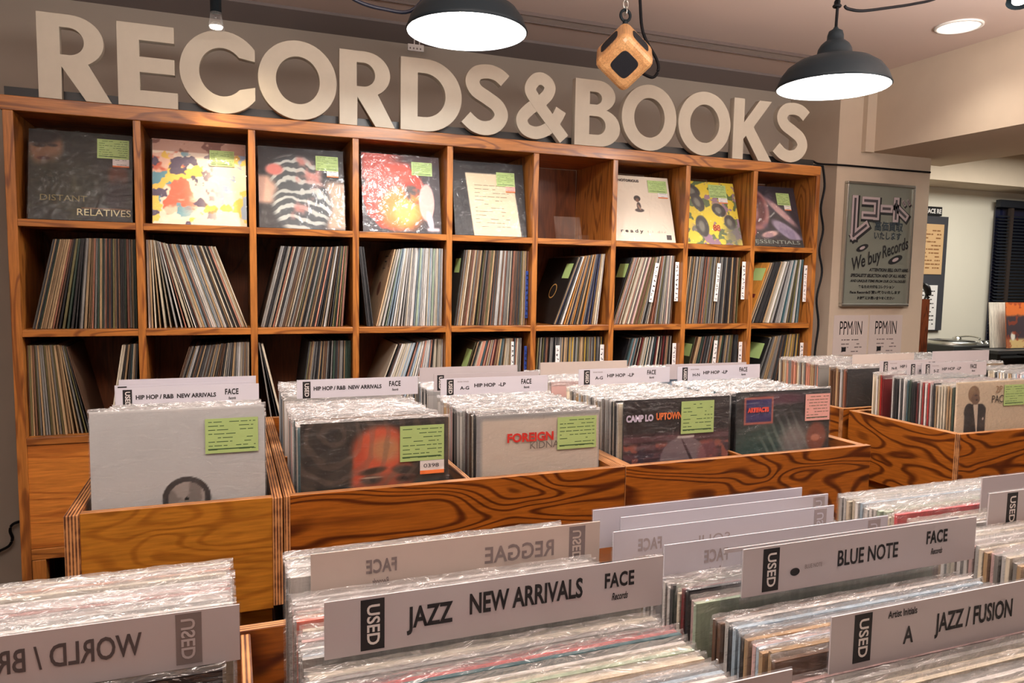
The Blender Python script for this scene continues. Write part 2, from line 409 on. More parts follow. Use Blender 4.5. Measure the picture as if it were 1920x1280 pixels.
M_BAGN = plastic('clear_bag_near', body=.012, flap_body=.20, bumps=1.0, scale=90, gl=.6, rough=.16, tint=(246, 246, 246))
M_WRAP = plastic('shrink_wrap', body=.016, bumps=.5, scale=22, flap=False, rough=.13, gl=.8)
M_ACRYL = plastic('acrylic', body=.04, bumps=0, flap=False, rough=.05, gl=.6, tint=(220, 190, 170))
M_CARD = info_mat('sleeve_card', .5)
M_CARDA = attr_mat('sleeve_card_colours', .5)

# ------------------------------------------------------------------ room shell
def slab(name, x0, x1, y0, y1, z0, z1, m):
    g = G(); g.box(x0, x1, y0, y1, z0, z1); return struct(g.build(name, m))
slab('floor', -1.3, 9.2, -5.2, 3.7, -.05, 0, M_FLOOR)
slab('wall_back', -1.3, 4.05, .72, .80, 0, 2.76, M_WALL)
slab('wall_left', -1.38, -1.3, -5.2, .72, 0, 2.76, M_WALL)
slab('wall_front', -1.3, 9.2, -5.28, -5.2, 0, 2.76, M_WALL)
slab('wall_right', 9.2, 9.28, -5.2, 3.7, 0, 2.76, M_WALL)
slab('ceiling', -1.3, 4.05, -5.2, .72, 2.70, 2.76, M_CEIL)
slab('ceiling_far', 4.81, 9.2, -5.2, 3.7, 2.60, 2.76, M_WHITEWALL)
g = G(); g.obox([(-1.3, .56, 2.688), (3.8, .56, 2.688), (3.8, .72, 2.655), (-1.3, .72, 2.655), (-1.3, .56, 2.70), (3.8, .56, 2.70), (3.8, .72, 2.70), (-1.3, .72, 2.70)])  # grey strip put in for the darker band along the ceiling corner
struct(g.build('ceiling_corner_band', M_GREY))
slab('beam_right', 4.03, 4.81, -5.2, .52, 2.275, 2.76, M_PILL)
slab('pillar_right', 3.80, 4.50, .33, .80, 0, 2.70, M_PILL)
slab('wall_room_far', 4.50, 9.2, 1.62, 1.70, 0, 2.40, M_WHITEWALL)
slab('wall_room_side', 4.46, 4.50, .80, 1.62, 0, 2.70, M_WHITEWALL)
slab('trim_2', 4.50, 9.2, 1.30, 1.62, 2.34, 2.60, M_PILL)
slab('trim_3', 3.965, 4.03, .30, .33, 2.27, 2.70, M_PILL)
# ------------------------------------------------------------------ wall shelf
SH = thing('record_shelf', 'large wooden cube shelf with nine columns of record cells along the wall', 'shelf', (1.68, .19, 0))
PX = .374; ROWS = [2.07, 1.70, 1.33, .96]
g = G(); g.box(-.024, 3.378, 0, .375, 2.062, 2.110); g.build('top_board', W_SHELF_X, SH, bevel=.002)
for i in range(10):
    x = i * PX; t = .012
    g = G()
    if i in (0, 9): g.box(x - .018 if i == 0 else x - .012, x + .012, 0, .375, .0, 2.062); nm = 'side_panel'
    else: g.box(x - t, x + t, 0.001, .370, .584, 2.0615); nm = 'divider'
    g.build(nm, W_SHELF_Z, SH, bevel=.0015)
for z in ROWS[1:]:
    for i in range(9):
        g = G(); g.box(i * PX + .012, (i + 1) * PX - .012, .0, .370, z - .012, z + .012); g.build('shelf_board', W_SHELF_X, SH, bevel=.0015)
for i in range(9):
    g = G(); g.box(i * PX + .0125, (i + 1) * PX - .0125, .371, .384, .95, 2.06); g.build('back_panel', W_BACK, SH)
for i in range(9):
    g = G(); g.box(i * PX + .0125, (i + 1) * PX - .0125, .006, .024, .585, .947); g.build('front_panel', W_BACK if i else wood('knotty_front', (196, 122, 50), (150, 78, 28), 'X', rings=3, amount=.6), SH)
g = G(); g.box(.0125, 3.35, .0, .36, .545, .583); g.build('rail', W_SHELF_X, SH, bevel=.002)
for i in range(0, 10, 3):
    x = i * PX; x = min(max(x, .034), 3.33)
    g = G(); g.box(x - .021, x + .021, .0, .05, 0.0, .544); g.build('leg', W_SHELF_Z, SH, bevel=.002)
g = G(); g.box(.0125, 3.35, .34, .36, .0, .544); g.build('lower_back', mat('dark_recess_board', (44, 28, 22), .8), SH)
g = G(); g.box(-.02, 3.37, .045, .06, 2.1105, 2.146); tag(g.build('black_strip', M_BLACK, o=(1.68, .05, 2.11)), 'long black strip lying behind the white letters on the shelf top', 'strip')

# carrier bag in the lower opening of the shelf
g = G(); n = 14
for j in range(9):
    for i in range(n):
        a = 2 * PI * i / n; z = .0 + j * .0585
        bul = 1 + .10 * math.sin(j * 1.3 + i) + (.0 if j < 7 else -.12 * (j - 6))
        g.v.append((.22 + .15 * math.cos(a) * bul, .19 + .09 * math.sin(a) * bul, z))
for j in range(8):
    for i in range(n): g.f.append((j * n + i, j * n + (i + 1) % n, (j + 1) * n + (i + 1) % n, (j + 1) * n + i)); g.m.append(0)
g.f.append(tuple(8 * n + i for i in range(n))); g.m.append(0)
m, nt, b = new_mat('patterned_bag'); N = nt.nodes; L = nt.links
tc = N.new('ShaderNodeTexCoord'); nn = N.new('ShaderNodeTexNoise'); nn.inputs['Scale'].default_value = 55; nn.inputs['Detail'].default_value = 3
cr = N.new('ShaderNodeValToRGB'); cr.color_ramp.elements[0].position = .44; cr.color_ramp.elements[0].color = (.01, .01, .015, 1)
cr.color_ramp.elements[1].position = .50; cr.color_ramp.elements[1].color = (*lin((190, 184, 180)), 1)
L.new(tc.outputs['Object'], nn.inputs['Vector']); L.new(nn.outputs['Fac'], cr.inputs[0]); L.new(cr.outputs[0], b.inputs['Base Color'])
tag(g.build('patterned_bag', m, o=(.22, .19, 0)), 'pale bag with black scribble pattern in the low opening of the shelf', 'bag')

# ------------------------------------------------------------------ white letters on the shelf
def arc(cx, cy, rx, ry, a0, a1, n=16):
    return [(cx + rx * math.cos(math.radians(a0 + (a1 - a0) * i / n)), cy + ry * math.sin(math.radians(a0 + (a1 - a0) * i / n))) for i in range(n + 1)]
def poly_letter(polys, wd, depth=.03, H=.274, nat=None):
    cu = bpy.data.curves.new('l', 'CURVE'); cu.dimensions = '2D'; cu.fill_mode = 'BOTH'; cu.extrude = depth / 2; cu.bevel_depth = .0012
    xs = [p[0] for q in polys for p in q]; x0 = min(xs); k = wd / (max(xs) - x0)
    for q in polys:
        s = cu.splines.new('POLY'); s.points.add(len(q) - 1); s.use_cyclic_u = True
        for i, (x, y) in enumerate(q): s.points[i].co = ((x - x0) * k, y * H, 0, 1)
    ob = bpy.data.objects.new('t', cu); COL.objects.link(ob)
    me = bpy.data.meshes.new_from_object(ob.evaluated_get(bpy.context.evaluated_depsgraph_get()))
    bpy.data.objects.remove(ob); me.transform(Matrix.Rotation(PI / 2, 4, 'X')); me.transform(Matrix.Translation((0, depth / 2, 0)))
    return me
def stroke_letter(pts, wd, s=.205, depth=.03, H=.274, asp=1.0):
    P = catmull([Vector((x, y, 0)) for x, y in pts], 8); V = []
    for i, p in enumerate(P):
        t = (P[min(i + 1, len(P) - 1)] - P[max(i - 1, 0)]).normalized(); nrm = Vector((-t.y, t.x, 0))
        V.append((p + nrm * s / 2, p - nrm * s / 2))
    xs = [q.x for v in V for q in v]; ys = [q.y for v in V for q in v]; x0 = min(xs); kx = wd / (max(xs) - x0); y0 = min(ys); ky = H * 1.02 / (max(ys) - y0)
    g = G()
    for i, (a, b_) in enumerate(V):
        for q in (a, b_):
            for y in (i * 2e-5, depth - i * 2e-5): g.v.append(((q.x - x0) * kx, y, (q.y - y0) * ky))
    for i in range(len(V) - 1):
        b0 = i * 4; c0 = b0 + 4     # a-front a-back b-front b-back
        g.f += [(b0, c0, c0 + 2, b0 + 2)[::-1], (b0 + 1, b0 + 3, c0 + 3, c0 + 1)[::-1], (b0, b0 + 1, c0 + 1, c0)[::-1], (b0 + 2, c0 + 2, c0 + 3, b0 + 3)[::-1]]
    g.f += [(0, 2, 3, 1), (len(g.v) - 4, len(g.v) - 3, len(g.v) - 1, len(g.v) - 2)]; g.m = [0] * len(g.f)
    return g.mesh('letter', [])
LR = [[(0, 0), (0, 1), (.36, 1)] + arc(.36, .70, .37, .30, 90, -60)[1:] + [(.80, 0), (.52, 0), (.25, .40), (.245, 0)],
      [(.24, .855)] + arc(.34, .69, .175, .165, 90, -90) + [(.24, .525)]]
LE = [[(0, 0), (0, 1), (.64, 1), (.64, .81), (.24, .81), (.24, .60), (.64, .60), (.64, .42), (.24, .42), (.24, .19), (.67, .19), (.67, 0)]]
LC = [arc(.5, .5, .52, .52, 38, 322, 40) + [(.91, .34)] + arc(.5, .5, .29, .31, 318, 42, 30) + [(.91, .68)]]
LO = [arc(.52, .5, .52, .515, 0, 352, 44), arc(.52, .5, .295, .315, 0, 352, 44)]
LD = [[(0, 0), (0, 1), (.36, 1)] + arc(.36, .5, .54, .5, 90, -90, 26) + [(.36, 0)], [(.24, .81), (.34, .81)] + arc(.34, .5, .32, .31, 90, -90, 22) + [(.34, .19), (.24, .19)]]
LB = [[(0, 0), (0, 1), (.36, 1)] + arc(.38, .765, .30, .235, 90, -62, 16)[1:] + arc(.42, .285, .36, .285, 66, -90, 18) + [(.3, 0)],
      [(.24, .83), (.34, .83)] + arc(.345, .73, .11, .10, 88, -88, 10) + [(.24, .63)], [(.24, .46), (.36, .46)] + arc(.38, .315, .15, .145, 85, -90, 12) + [(.24, .17)]]
LK = [[(0, 0), (0, 1), (.24, 1), (.24, .60), (.60, 1), (.88, 1), (.47, .55), (.93, 0), (.62, 0), (.30, .40), (.24, .34), (.24, 0)]]
PS = [(.66, .80), (.55, .88), (.40, .91), (.24, .87), (.17, .75), (.23, .62), (.40, .52), (.55, .42), (.61, .28), (.53, .14), (.38, .08), (.22, .11), (.08, .22)]
PA = [(.84, .02), (.66, .22), (.34, .58), (.25, .74), (.33, .88), (.45, .91), (.56, .84), (.57, .73), (.47, .60), (.24, .43), (.12, .28), (.18, .13), (.36, .08), (.56, .16), (.70, .32), (.78, .47)]
spec = [('R', LR, .087, .298, 'leftmost letter'), ('E', LE, .321, .505, 'next to the leftmost R'), ('C', LC, .514, .762, 'between E and O'), ('O', LO, .774, 1.052, 'between C and R'),
        ('R', LR, 1.064, 1.272, 'between O and D'), ('D', LD, 1.297, 1.542, 'between R and S'), ('S', 'S', 1.543, 1.745, 'between D and the ampersand'), ('ampersand', 'A', 1.778, 2.015, 'between S and B'),
        ('B', LB, 2.045, 2.261, 'below the hanging wooden speaker'), ('O', LO, 2.27, 2.546, 'directly right of B'), ('O', LO, 2.558, 2.838, 'directly left of K'), ('K', LK, 2.856, 3.078, 'second from the right end'), ('S', 'S', 3.088, 3.296, 'at the right end')]
for nm, sh, x0, x1, wh in spec:
    me = stroke_letter(PS, x1 - x0) if sh == 'S' else stroke_letter(PA, x1 - x0, .19) if sh == 'A' else poly_letter(sh, x1 - x0)
    me.materials.clear(); me.materials.append(M_LETTER); me.name = 'sign_letter'
    zz = 2.113 + (.005 if nm in 'OCS' else 0)
    o = link('sign_letter', me, None, (x0, .006, zz))
    tag(o, 'cream block ' + ('ampersand' if nm == 'ampersand' else 'letter ' + nm) + ' standing on the shelf, ' + wh, 'letter', 'block letters standing on the shelf')

# ------------------------------------------------------------------ records: shared meshes
def card_mesh(t, w=.315, h=.315, mats=None):
    g = G(); g.box(-w / 2, w / 2, 0, t, 0, h); return g.mesh('sleeve', [mats or M_CARD])
CARDS = {t: card_mesh(t) for t in (.0035, .0045, .006)}
def bag_mesh(t, seed, m, nx=30, h=.315, w=.321, amp=.8):
    """open clear bag round one sleeve, its spare length crumpled along the top"""
    r = random.Random(seed); g = G(); ph = [r.uniform(0, 6.28) for _ in range(6)]
    zs = [0.0, .16, .27, .3115, .3165, .3205]
    H2 = r.uniform(.003, .0065)
    rows = []
    def wob(i, a, b): return amp * a * (math.sin(i * .9 + ph[0]) + .7 * math.sin(i * 2.3 + ph[1]) + .5 * math.sin(i * 4.1 + ph[2])) + b
    for side in (0, 1):
        for k, z in enumerate(zs):
            for i in range(nx + 1):
                x = -w / 2 + w * i / nx; f = max(0, k - 3) / 2
                y = (-.0006 if side == 0 else t + .0006) * (1 - f) + (t / 2) * f + f * (wob(i + side * 2, .0009, 0) + r.uniform(-.0006, .0006))
                if 0 < k < 4: y += (-1 if side == 0 else 1) * abs(wob(i, .00010, 0))
                zz = z * h / .315 + f * (H2 - .005 + wob(i, .0006, 0) + amp * r.uniform(-.0007, .0007))
                g.v.append((x, y, zz))
    n = nx + 1
    for side in (0, 1):
        for k in range(len(zs) - 1):
            for i in range(nx):
                b0 = side * n * len(zs) + k * n + i
                q = (b0, b0 + 1, b0 + n + 1, b0 + n); g.f.append(q if side == 0 else q[::-1]); g.m.append(0)
    return g.mesh('plastic_bag', [m], smooth=True)
BAGS = [bag_mesh(.0045, i, M_BAG, 20) for i in range(6)]
BAGSN = [bag_mesh(.0045, 50 + i, M_BAGN, 36, amp=.45) for i in range(8)]

PAL = {
 'cream': (222, 212, 190), 'white': (232, 230, 226), 'pale grey': (190, 190, 188), 'grey': (136, 134, 130), 'tan': (186, 156, 118), 'brown': (112, 82, 62),
 'black': (30, 30, 34), 'charcoal': (62, 62, 64), 'dark green': (52, 72, 60), 'olive': (122, 116, 76), 'pale blue': (168, 190, 206), 'navy': (40, 48, 84),
 'red': (168, 42, 40), 'salmon': (208, 146, 124), 'terracotta': (146, 96, 76), 'pale green': (180, 200, 176), 'mustard': (196, 160, 70), 'dark red': (96, 30, 32),
 'pink': (216, 180, 176), 'teal': (70, 104, 112), 'orange': (222, 150, 70)}
PALL = {k: lin(v) for k, v in PAL.items()}
def pick(names, r=rnd): return r.choice(names)
DARKMIX = ['brown', 'tan', 'grey', 'charcoal', 'black', 'charcoal', 'grey', 'terracotta', 'dark green', 'tan', 'black', 'grey', 'olive']
PALEMIX = ['white', 'cream', 'pale grey', 'cream', 'white', 'black', 'pale blue', 'tan', 'pale grey', 'white', 'salmon', 'charcoal', 'cream']
WARMMIX = ['tan', 'cream', 'brown', 'grey', 'charcoal', 'pale grey', 'black', 'terracotta', 'tan', 'olive', 'brown']
WHITEMIX = ['white', 'cream', 'white', 'pale blue', 'cream', 'pale green', 'white', 'pale grey', 'white']
REDMIX = ['terracotta', 'cream', 'tan', 'teal', 'grey', 'salmon', 'black', 'pale grey', 'dark red', 'tan']
INDIGO = ['cream', 'tan', 'orange', 'grey', 'navy', 'charcoal', 'white', 'navy', 'tan', 'pale grey']
BAGMIX = ['white', 'pale grey', 'white', 'cream', 'grey', 'charcoal', 'pale blue', 'black', 'white', 'tan', 'cream', 'pink', 'pale grey', 'white']
BINMIX = ['black', 'charcoal', 'pale grey', 'grey', 'dark green', 'cream', 'black', 'brown', 'white', 'teal', 'dark red', 'pale grey']
VIVID = ['black', 'cream', 'charcoal', 'white', 'dark green', 'dark red', 'cream', 'black', 'red', 'tan', 'white', 'red', 'teal', 'cream']

# ------------------------------------------------------------------ price labels
def lines_mesh(w, h, rows, seed, y=-.0004, th=.0016):
    r = random.Random(seed); g = G()
    for k in range(rows):
        z = h * (.90 - .80 * k / max(1, rows - 1)); x = -w * .44
        while x < w * .42:
            L_ = r.uniform(.04, .22) * w
            if r.random() < .72: g.quad([(x, y, z - th / 2), (min(x + L_, w * .45), y, z - th / 2), (min(x + L_, w * .45), y, z + th / 2), (x, y, z + th / 2)])
            x += L_ + w * .03
    return g
def price_label(parent, x, z, w=.092, h=.068, y=-.0032, col='green', seed=0, tagc=None, rot=0.0):
    g = G(); g.box(-w / 2, w / 2, -.0003, .0, 0, h); lb = g.build('price_label', M_GREEN if col == 'green' else M_PINK, parent, local=True)
    lb.location = (x, y, z); lb.rotation_euler = (0, rot, 0)
    g = lines_mesh(w, h, 8, seed, th=h * .022); g.quad([(-w * .45, -.0004, h * .1), (w * .42, -.0004, h * .1), (w * .42, -.0004, h * .135), (-w * .45, -.0004, h * .135)])
    g.build('printing', M_GREEND if col == 'green' else M_LINE, lb, local=True)
    if tagc:
        g = G(); g.box(0, w * .52, -.0003, 0, -h * .42, 0); t = g.build('price_tag', M_WHITE if tagc != 'pink' else M_PINK, parent, local=True); t.location = (x - w * .02, y - .0001, z)
        g = G(); g.box(0, w * .52, -.0006, -.00031, -h * .42, -h * .34); g.build('stripe', M_ORANGE, t, local=True)
        if tagc == '0398': text('0398', .016, (w * .30, -.0008, -h * .18), M_INK, t, align='CENTER', fit=w * .28)
        else: g = lines_mesh(w * .4, h * .3, 2, seed + 9, y=-.0007); o_ = g.build('lettering', M_LINE, t, local=True); o_.location = (w * .26, 0, -h * .32)
    return lb
def wrap(parent, t=.005, w=.319, h=.319, seed=0):
    r = random.Random(seed); g = G(); n = 26; p = [r.uniform(0, 6) for _ in range(4)]
    for j in range(n + 1):
        for i in range(n + 1):
            x = -w / 2 + w * i / n; z = -.001 + h * j / n
            e = math.sin(PI * i / n) * math.sin(PI * j / n)
            g.v.append((x, -.0042 - e * .0016 * (1 + math.sin(i * .55 + j * .35 + p[0]) * .6 + .4 * math.sin(j * .9 - i * .4 + p[1])), z))
    for j in range(n):
        for i in range(n): q = j * (n + 1) + i; g.f.append((q, q + 1, q + n + 2, q + n + 1)); g.m.append(0)
    return g.build('plastic_wrap', M_WRAP, parent, local=True, smooth=True)

# ------------------------------------------------------------------ records shown face out in the top row
def cover(x, y, z, lean, label, cardcol, art, name='displayed_record', cat='record', grp='records shown face out in the top row', rotz=0, t=.005, size=.315):
    o = link(name, card_mesh(t, size, size), None, (x, y, z)); o.color = (*lin(cardcol), 1); o.rotation_euler = (-math.radians(lean), 0, rotz)
    tag(o, label, cat, grp)
    if art is not None: art.obj('artwork', size, size, o, (0, -.0006, 0))
    return o
M_PALEGOLD = mat('pale_gold_print', (206, 196, 150), .5); M_DKTXT = mat('dark_print', (48, 40, 40), .6)
# 1 dark portrait cover
a = Art(120, 120, (30, 32, 28)); U, V = a.U, a.V
a.put(ell(U, V, .16, .80, .16, .22, .25), (120, 88, 66)); a.put(ell(U, V, .10, .95, .20, .12, .3), (26, 22, 20)); a.put(ell(U, V, .10, .82, .06, .02, .4), (40, 28, 24)); a.put(ell(U, V, .22, .83, .05, .018, .4), (44, 30, 26))
a.put(ell(U, V, .14, .68, .06, .02, .4), (84, 46, 40)); a.put(ell(U, V, .35, .40, .36, .30, .3), (44, 46, 36)); a.put(ell(U, V, .86, .52, .10, .14, .4), (92, 54, 38)); a.put(ell(U, V, .86, .28, .12, .18, .4), (34, 30, 34))
a.put(.5 * sm(.55, .9, fbm(U, V, 7, 3)), (92, 92, 60)); a.put(rect(U, V, .50, .98, .135, .145), (150, 100, 60))
c = cover(.192, .035, 1.7152, 12, 'dark olive-black record cover showing half a face, in the leftmost top cell', (30, 30, 28), a)
text('DISTANT', .03, (-.125, -.003, .075), mat('dull_gold_print', (120, 112, 70), .5), c, fit=.14); text('RELATIVES', .034, (-.015, -.003, .028), M_PALEGOLD, c, fit=.165)
price_label(c, .098, .225, .10, .07, seed=1, tagc='w'); wrap(c, seed=1)
# 2 pale painted cover
a = Art(120, 120, (232, 214, 196)); U, V = a.U, a.V; nz = fbm(U, V, 4, 11); n2 = fbm(U, V, 6, 31)
a.put(sm(.54, .58, nz) * (1 - sm(.3, .6, U)), (206, 100, 76)); a.put(sm(.52, .60, fbm(U * .5, V, 7, 123)) * .7, (240, 226, 206)); a.put(sm(.56, .59, n2) * (1 - sm(.2, .6, U)), (96, 150, 170)); a.put(sm(.60, .62, fbm(U, V, 5, 77)), (236, 196, 90))
a.put(sm(.62, .65, fbm(U, V, 8, 5)) * (1 - sm(.4, .8, U)), (80, 70, 96)); a.put(sm(.60, .63, fbm(U, V, 7, 45)) * sm(.6, .8, U), (150, 170, 200)); a.put(rect(U, V, 0, 1, .86, 1.01), (178, 140, 124)); a.put(sm(.55, .58, n2) * rect(U, V, 0, 1, .86, 1), (120, 80, 70))
c = cover(.571, .035, 1.7152, 13, 'pale painted record cover with red and blue strokes, second top cell, brightly lit', (222, 206, 190), a)
price_label(c, .075, .225, .085, .06, seed=2); wrap(c, seed=2)
# 3 dark cover, pale swirl
a = Art(130, 130, (34, 34, 38)); U, V = a.U, a.V
a.put(rect(U, V, -.1, .26, .30, .64, .04), (196, 158, 140)); a.put(rect(U, V, .78, 1.1, .0, .60, .05), (188, 158, 136))
rr = np.sqrt((U - .5) ** 2 + ((V - .30) * .9) ** 2); sw = .5 + .5 * np.sin((V * 1.2 + .35 * (U - .5) ** 2 * 4) * 44 + 13 * fbm(U, V, 4, 9))
body = np.clip(ell(U, V, .50, .30, .34, .36, .15) + ell(U, V, .42, .68, .30, .22, .2), 0, 1)
a.put(body, (70, 76, 80)); a.put(body * sm(.5, .8, sw), (186, 190, 184)); a.put(body * sm(.6, .8, fbm(U, V, 4, 21)), (190, 130, 122)); a.put(ell(U, V, .18, .72, .10, .07, .3), (206, 120, 112))
c = cover(.930, .035, 1.7152, 12, 'dark record cover with a grey and pink striped swirl, in the third top cell', (34, 34, 38), a)
price_label(c, .095, .232, .085, .058, seed=3, tagc='w'); wrap(c, seed=3)
# 4 red and orange burst
a = Art(130, 130, (52, 46, 52)); U, V = a.U, a.V; nz = fbm(U, V, 9, 4)
rr = np.sqrt((U - .42) ** 2 + (V - .45) ** 2) + .10 * (nz - .5)
a.put(1 - sm(.40, .44, rr), (214, 60, 40)); a.put(1 - sm(.20, .36, np.sqrt((U - .5) ** 2 + (V - .30) ** 2) + .1 * (nz - .5)), (242, 130, 50)); a.put(1 - sm(.05, .22, np.sqrt((U - .54) ** 2 + (V - .27) ** 2)), (246, 190, 96))
a.put(rect(U, V, .0, .62, .66, 1.1, .05) * .8, (216, 84, 66)); a.put(ell(U, V, .66, .50, .14, .10, .3, -.7) * sm(.3, .6, nz), (76, 64, 62)); a.put(ell(U, V, .82, .40, .10, .24, .08), (240, 176, 168))
a.put(rect(U, V, .82, .98, .03, .07, .02), (232, 216, 224)); a.put(ell(U, V, .86, .16, .04, .12, .3, .2), (226, 214, 224)); a.put(rect(U, V, 0, 1, .90, 1.02, .03) * sm(.3, .6, U), (60, 40, 44))
c = cover(1.314, .035, 1.7152, 10, 'red and orange burst record cover with a pink shape, in the fourth top cell', (60, 40, 44), a)
price_label(c, .085, .235, .085, .055, seed=4); wrap(c, seed=4)
# 5 black cover with cream sheet
a = Art(110, 110, (28, 30, 34)); U, V = a.U, a.V
xm = .16 + .14 * (1 - V) * 0 + .10 * (1 - V)
a.put(sm(xm - .006, xm + .006, U) * (1 - sm(xm + .66, xm + .672, U)) * (1 - sm(.84, .85, V)), (222, 204, 172))
c = cover(1.688, .035, 1.7152, 12, 'black record cover with a tall cream page of small text, in the fifth top cell', (26, 26, 30), a)
g = lines_mesh(.17, .24, 13, 5, th=.0022); o_ = g.build('lettering', mat('grey_small_print', (140, 120, 96), .7), c, local=True); o_.location = (.01, -.0008, .015)
price_label(c, .075, .215, .082, .06, seed=5, tagc='pink'); wrap(c, seed=5)
# 7 cream cover, small seated figure
a = Art(130, 130, (226, 212, 192)); U, V = a.U, a.V
a.put(ell(U, V, .44, .655, .055, .045, .1), (28, 22, 22)); a.put(ell(U, V, .44, .63, .030, .030, .15), (104, 70, 54)); a.put(ell(U, V, .455, .54, .035, .06, .1), (54, 38, 36)); a.put(ell(U, V, .46, .475, .075, .028, .15), (48, 34, 34)); a.put(ell(U, V, .46, .52, .014, .05, .2, .5), (150, 116, 96))
c = cover(2.428, .035, 1.7152, 17, 'cream record cover with a tiny dark seated figure, right of the empty top cell', (214, 200, 178), a)
text('THE NOTORIOUS', .017, (-.150, -.003, .290), M_DKTXT, c, bold=.0006, fit=.15); text('ready', .022, (-.125, -.003, .048), M_DKTXT, c, bold=.0006, space=1.6, fit=.115); text('to die', .016, (.012, -.003, .048), mat('faint_print', (176, 160, 140), .6), c, space=1.5, fit=.10)
g = G(); g.box(.112, .138, -.0012, -.0008, .012, .035); g.build('printed_box', M_DKTXT, c, local=True)
price_label(c, .095, .238, .10, .06, seed=6, tagc='w'); wrap(c, seed=7)
# 8 yellow cover
a = Art(130, 130, (226, 200, 60)); U, V = a.U, a.V; nz = fbm(U, V, 9, 14)
a.put(sm(.52, .56, nz), (92, 110, 70)); a.put(sm(.56, .6, fbm(U, V, 8, 54)) * sm(.35, .6, U + (1 - V) * .4), (150, 118, 140))
a.put(rect(U, V, .35, .75, .1, .62, .1) * (1 - sm(.5, .56, nz)), (232, 210, 56))
for q in [(.22, .84, .15, .10, -.3), (.30, .66, .10, .15, .5), (.66, .55, .13, .10, -.5), (.32, .28, .115, .17, .1), (.83, .36, .10, .12, .2)]:
    a.put(ell(U, V, q[0], q[1], q[2], q[3], .08, q[4]), (58, 60, 60)); a.put(ell(U, V, q[0] - .01, q[1], q[2] * .45, q[3] * .5, .4, q[4]), (122, 122, 112))
a.put(rect(U, V, .72, 1, 0, .30, .1) * .8, (96, 100, 96))
c = cover(2.803, .035, 1.7152, 18, 'yellow record cover scattered with dark ovals, in the eighth top cell', (180, 160, 70), a)
text('88', .042, (.0, -.003, .080), mat('red_print', (176, 50, 40), .6), c, bold=.0012)
price_label(c, .058, .235, .10, .066, seed=8, tagc='w'); wrap(c, seed=8)
# 9 dark cover with pink and violet
a = Art(120, 120, (30, 26, 40)); U, V = a.U, a.V; nz = fbm(U, V, 6, 24)
a.put(ell(U, V, .18, .60, .26, .34, .1), (150, 96, 96)); a.put(ell(U, V, .16, .62, .21, .28, .15), (92, 34, 40)); a.put(ell(U, V, .12, .55, .10, .14, .3), (176, 120, 116)); a.put(ell(U, V, .13, .55, .045, .05, .3), (40, 50, 46))
a.put(ell(U, V, .72, .26, .30, .10, .2, -.55), (150, 138, 162)); a.put(ell(U, V, .66, .58, .34, .06, .4, -.7), (190, 150, 152)); a.put(ell(U, V, .38, .20, .16, .05, .3, .2), (206, 164, 156)); a.put(ell(U, V, .05, .24, .08, .08, .3), (190, 84, 60)); a.put(.35 * sm(.5, .8, nz), (70, 60, 100)); a.put(rect(U, V, 0, 1, 0, .12, .02), (22, 20, 24))
c = cover(3.172, .035, 1.7152, 18, 'dark record cover with a pale mask-like face, in the rightmost top cell', (28, 24, 32), a)
text('ESSENTIALS', .026, (0, -.003, .022), mat('green_grey_print', (138, 150, 140), .6), c, align='CENTER', fit=.27)
price_label(c, .078, .218, .080, .064, seed=9, tagc='w'); wrap(c, seed=9)
# clear stand in the empty cell
g = G(); g.obox([(2.02, .12, 1.716), (2.15, .12, 1.716), (2.15, .124, 1.716), (2.02, .124, 1.716), (2.02, .15, 1.82), (2.15, .15, 1.82), (2.15, .154, 1.82), (2.02, .154, 1.82)])
g.box(2.02, 2.15, .06, .12, 1.7135, 1.7165); g.box(2.02, 2.15, .056, .06, 1.7135, 1.735)
tag(g.build('clear_stand', M_ACRYL, o=(2.085, .1, 1.713), bevel=.001), 'empty clear acrylic record stand in the cell without a record', 'stand')

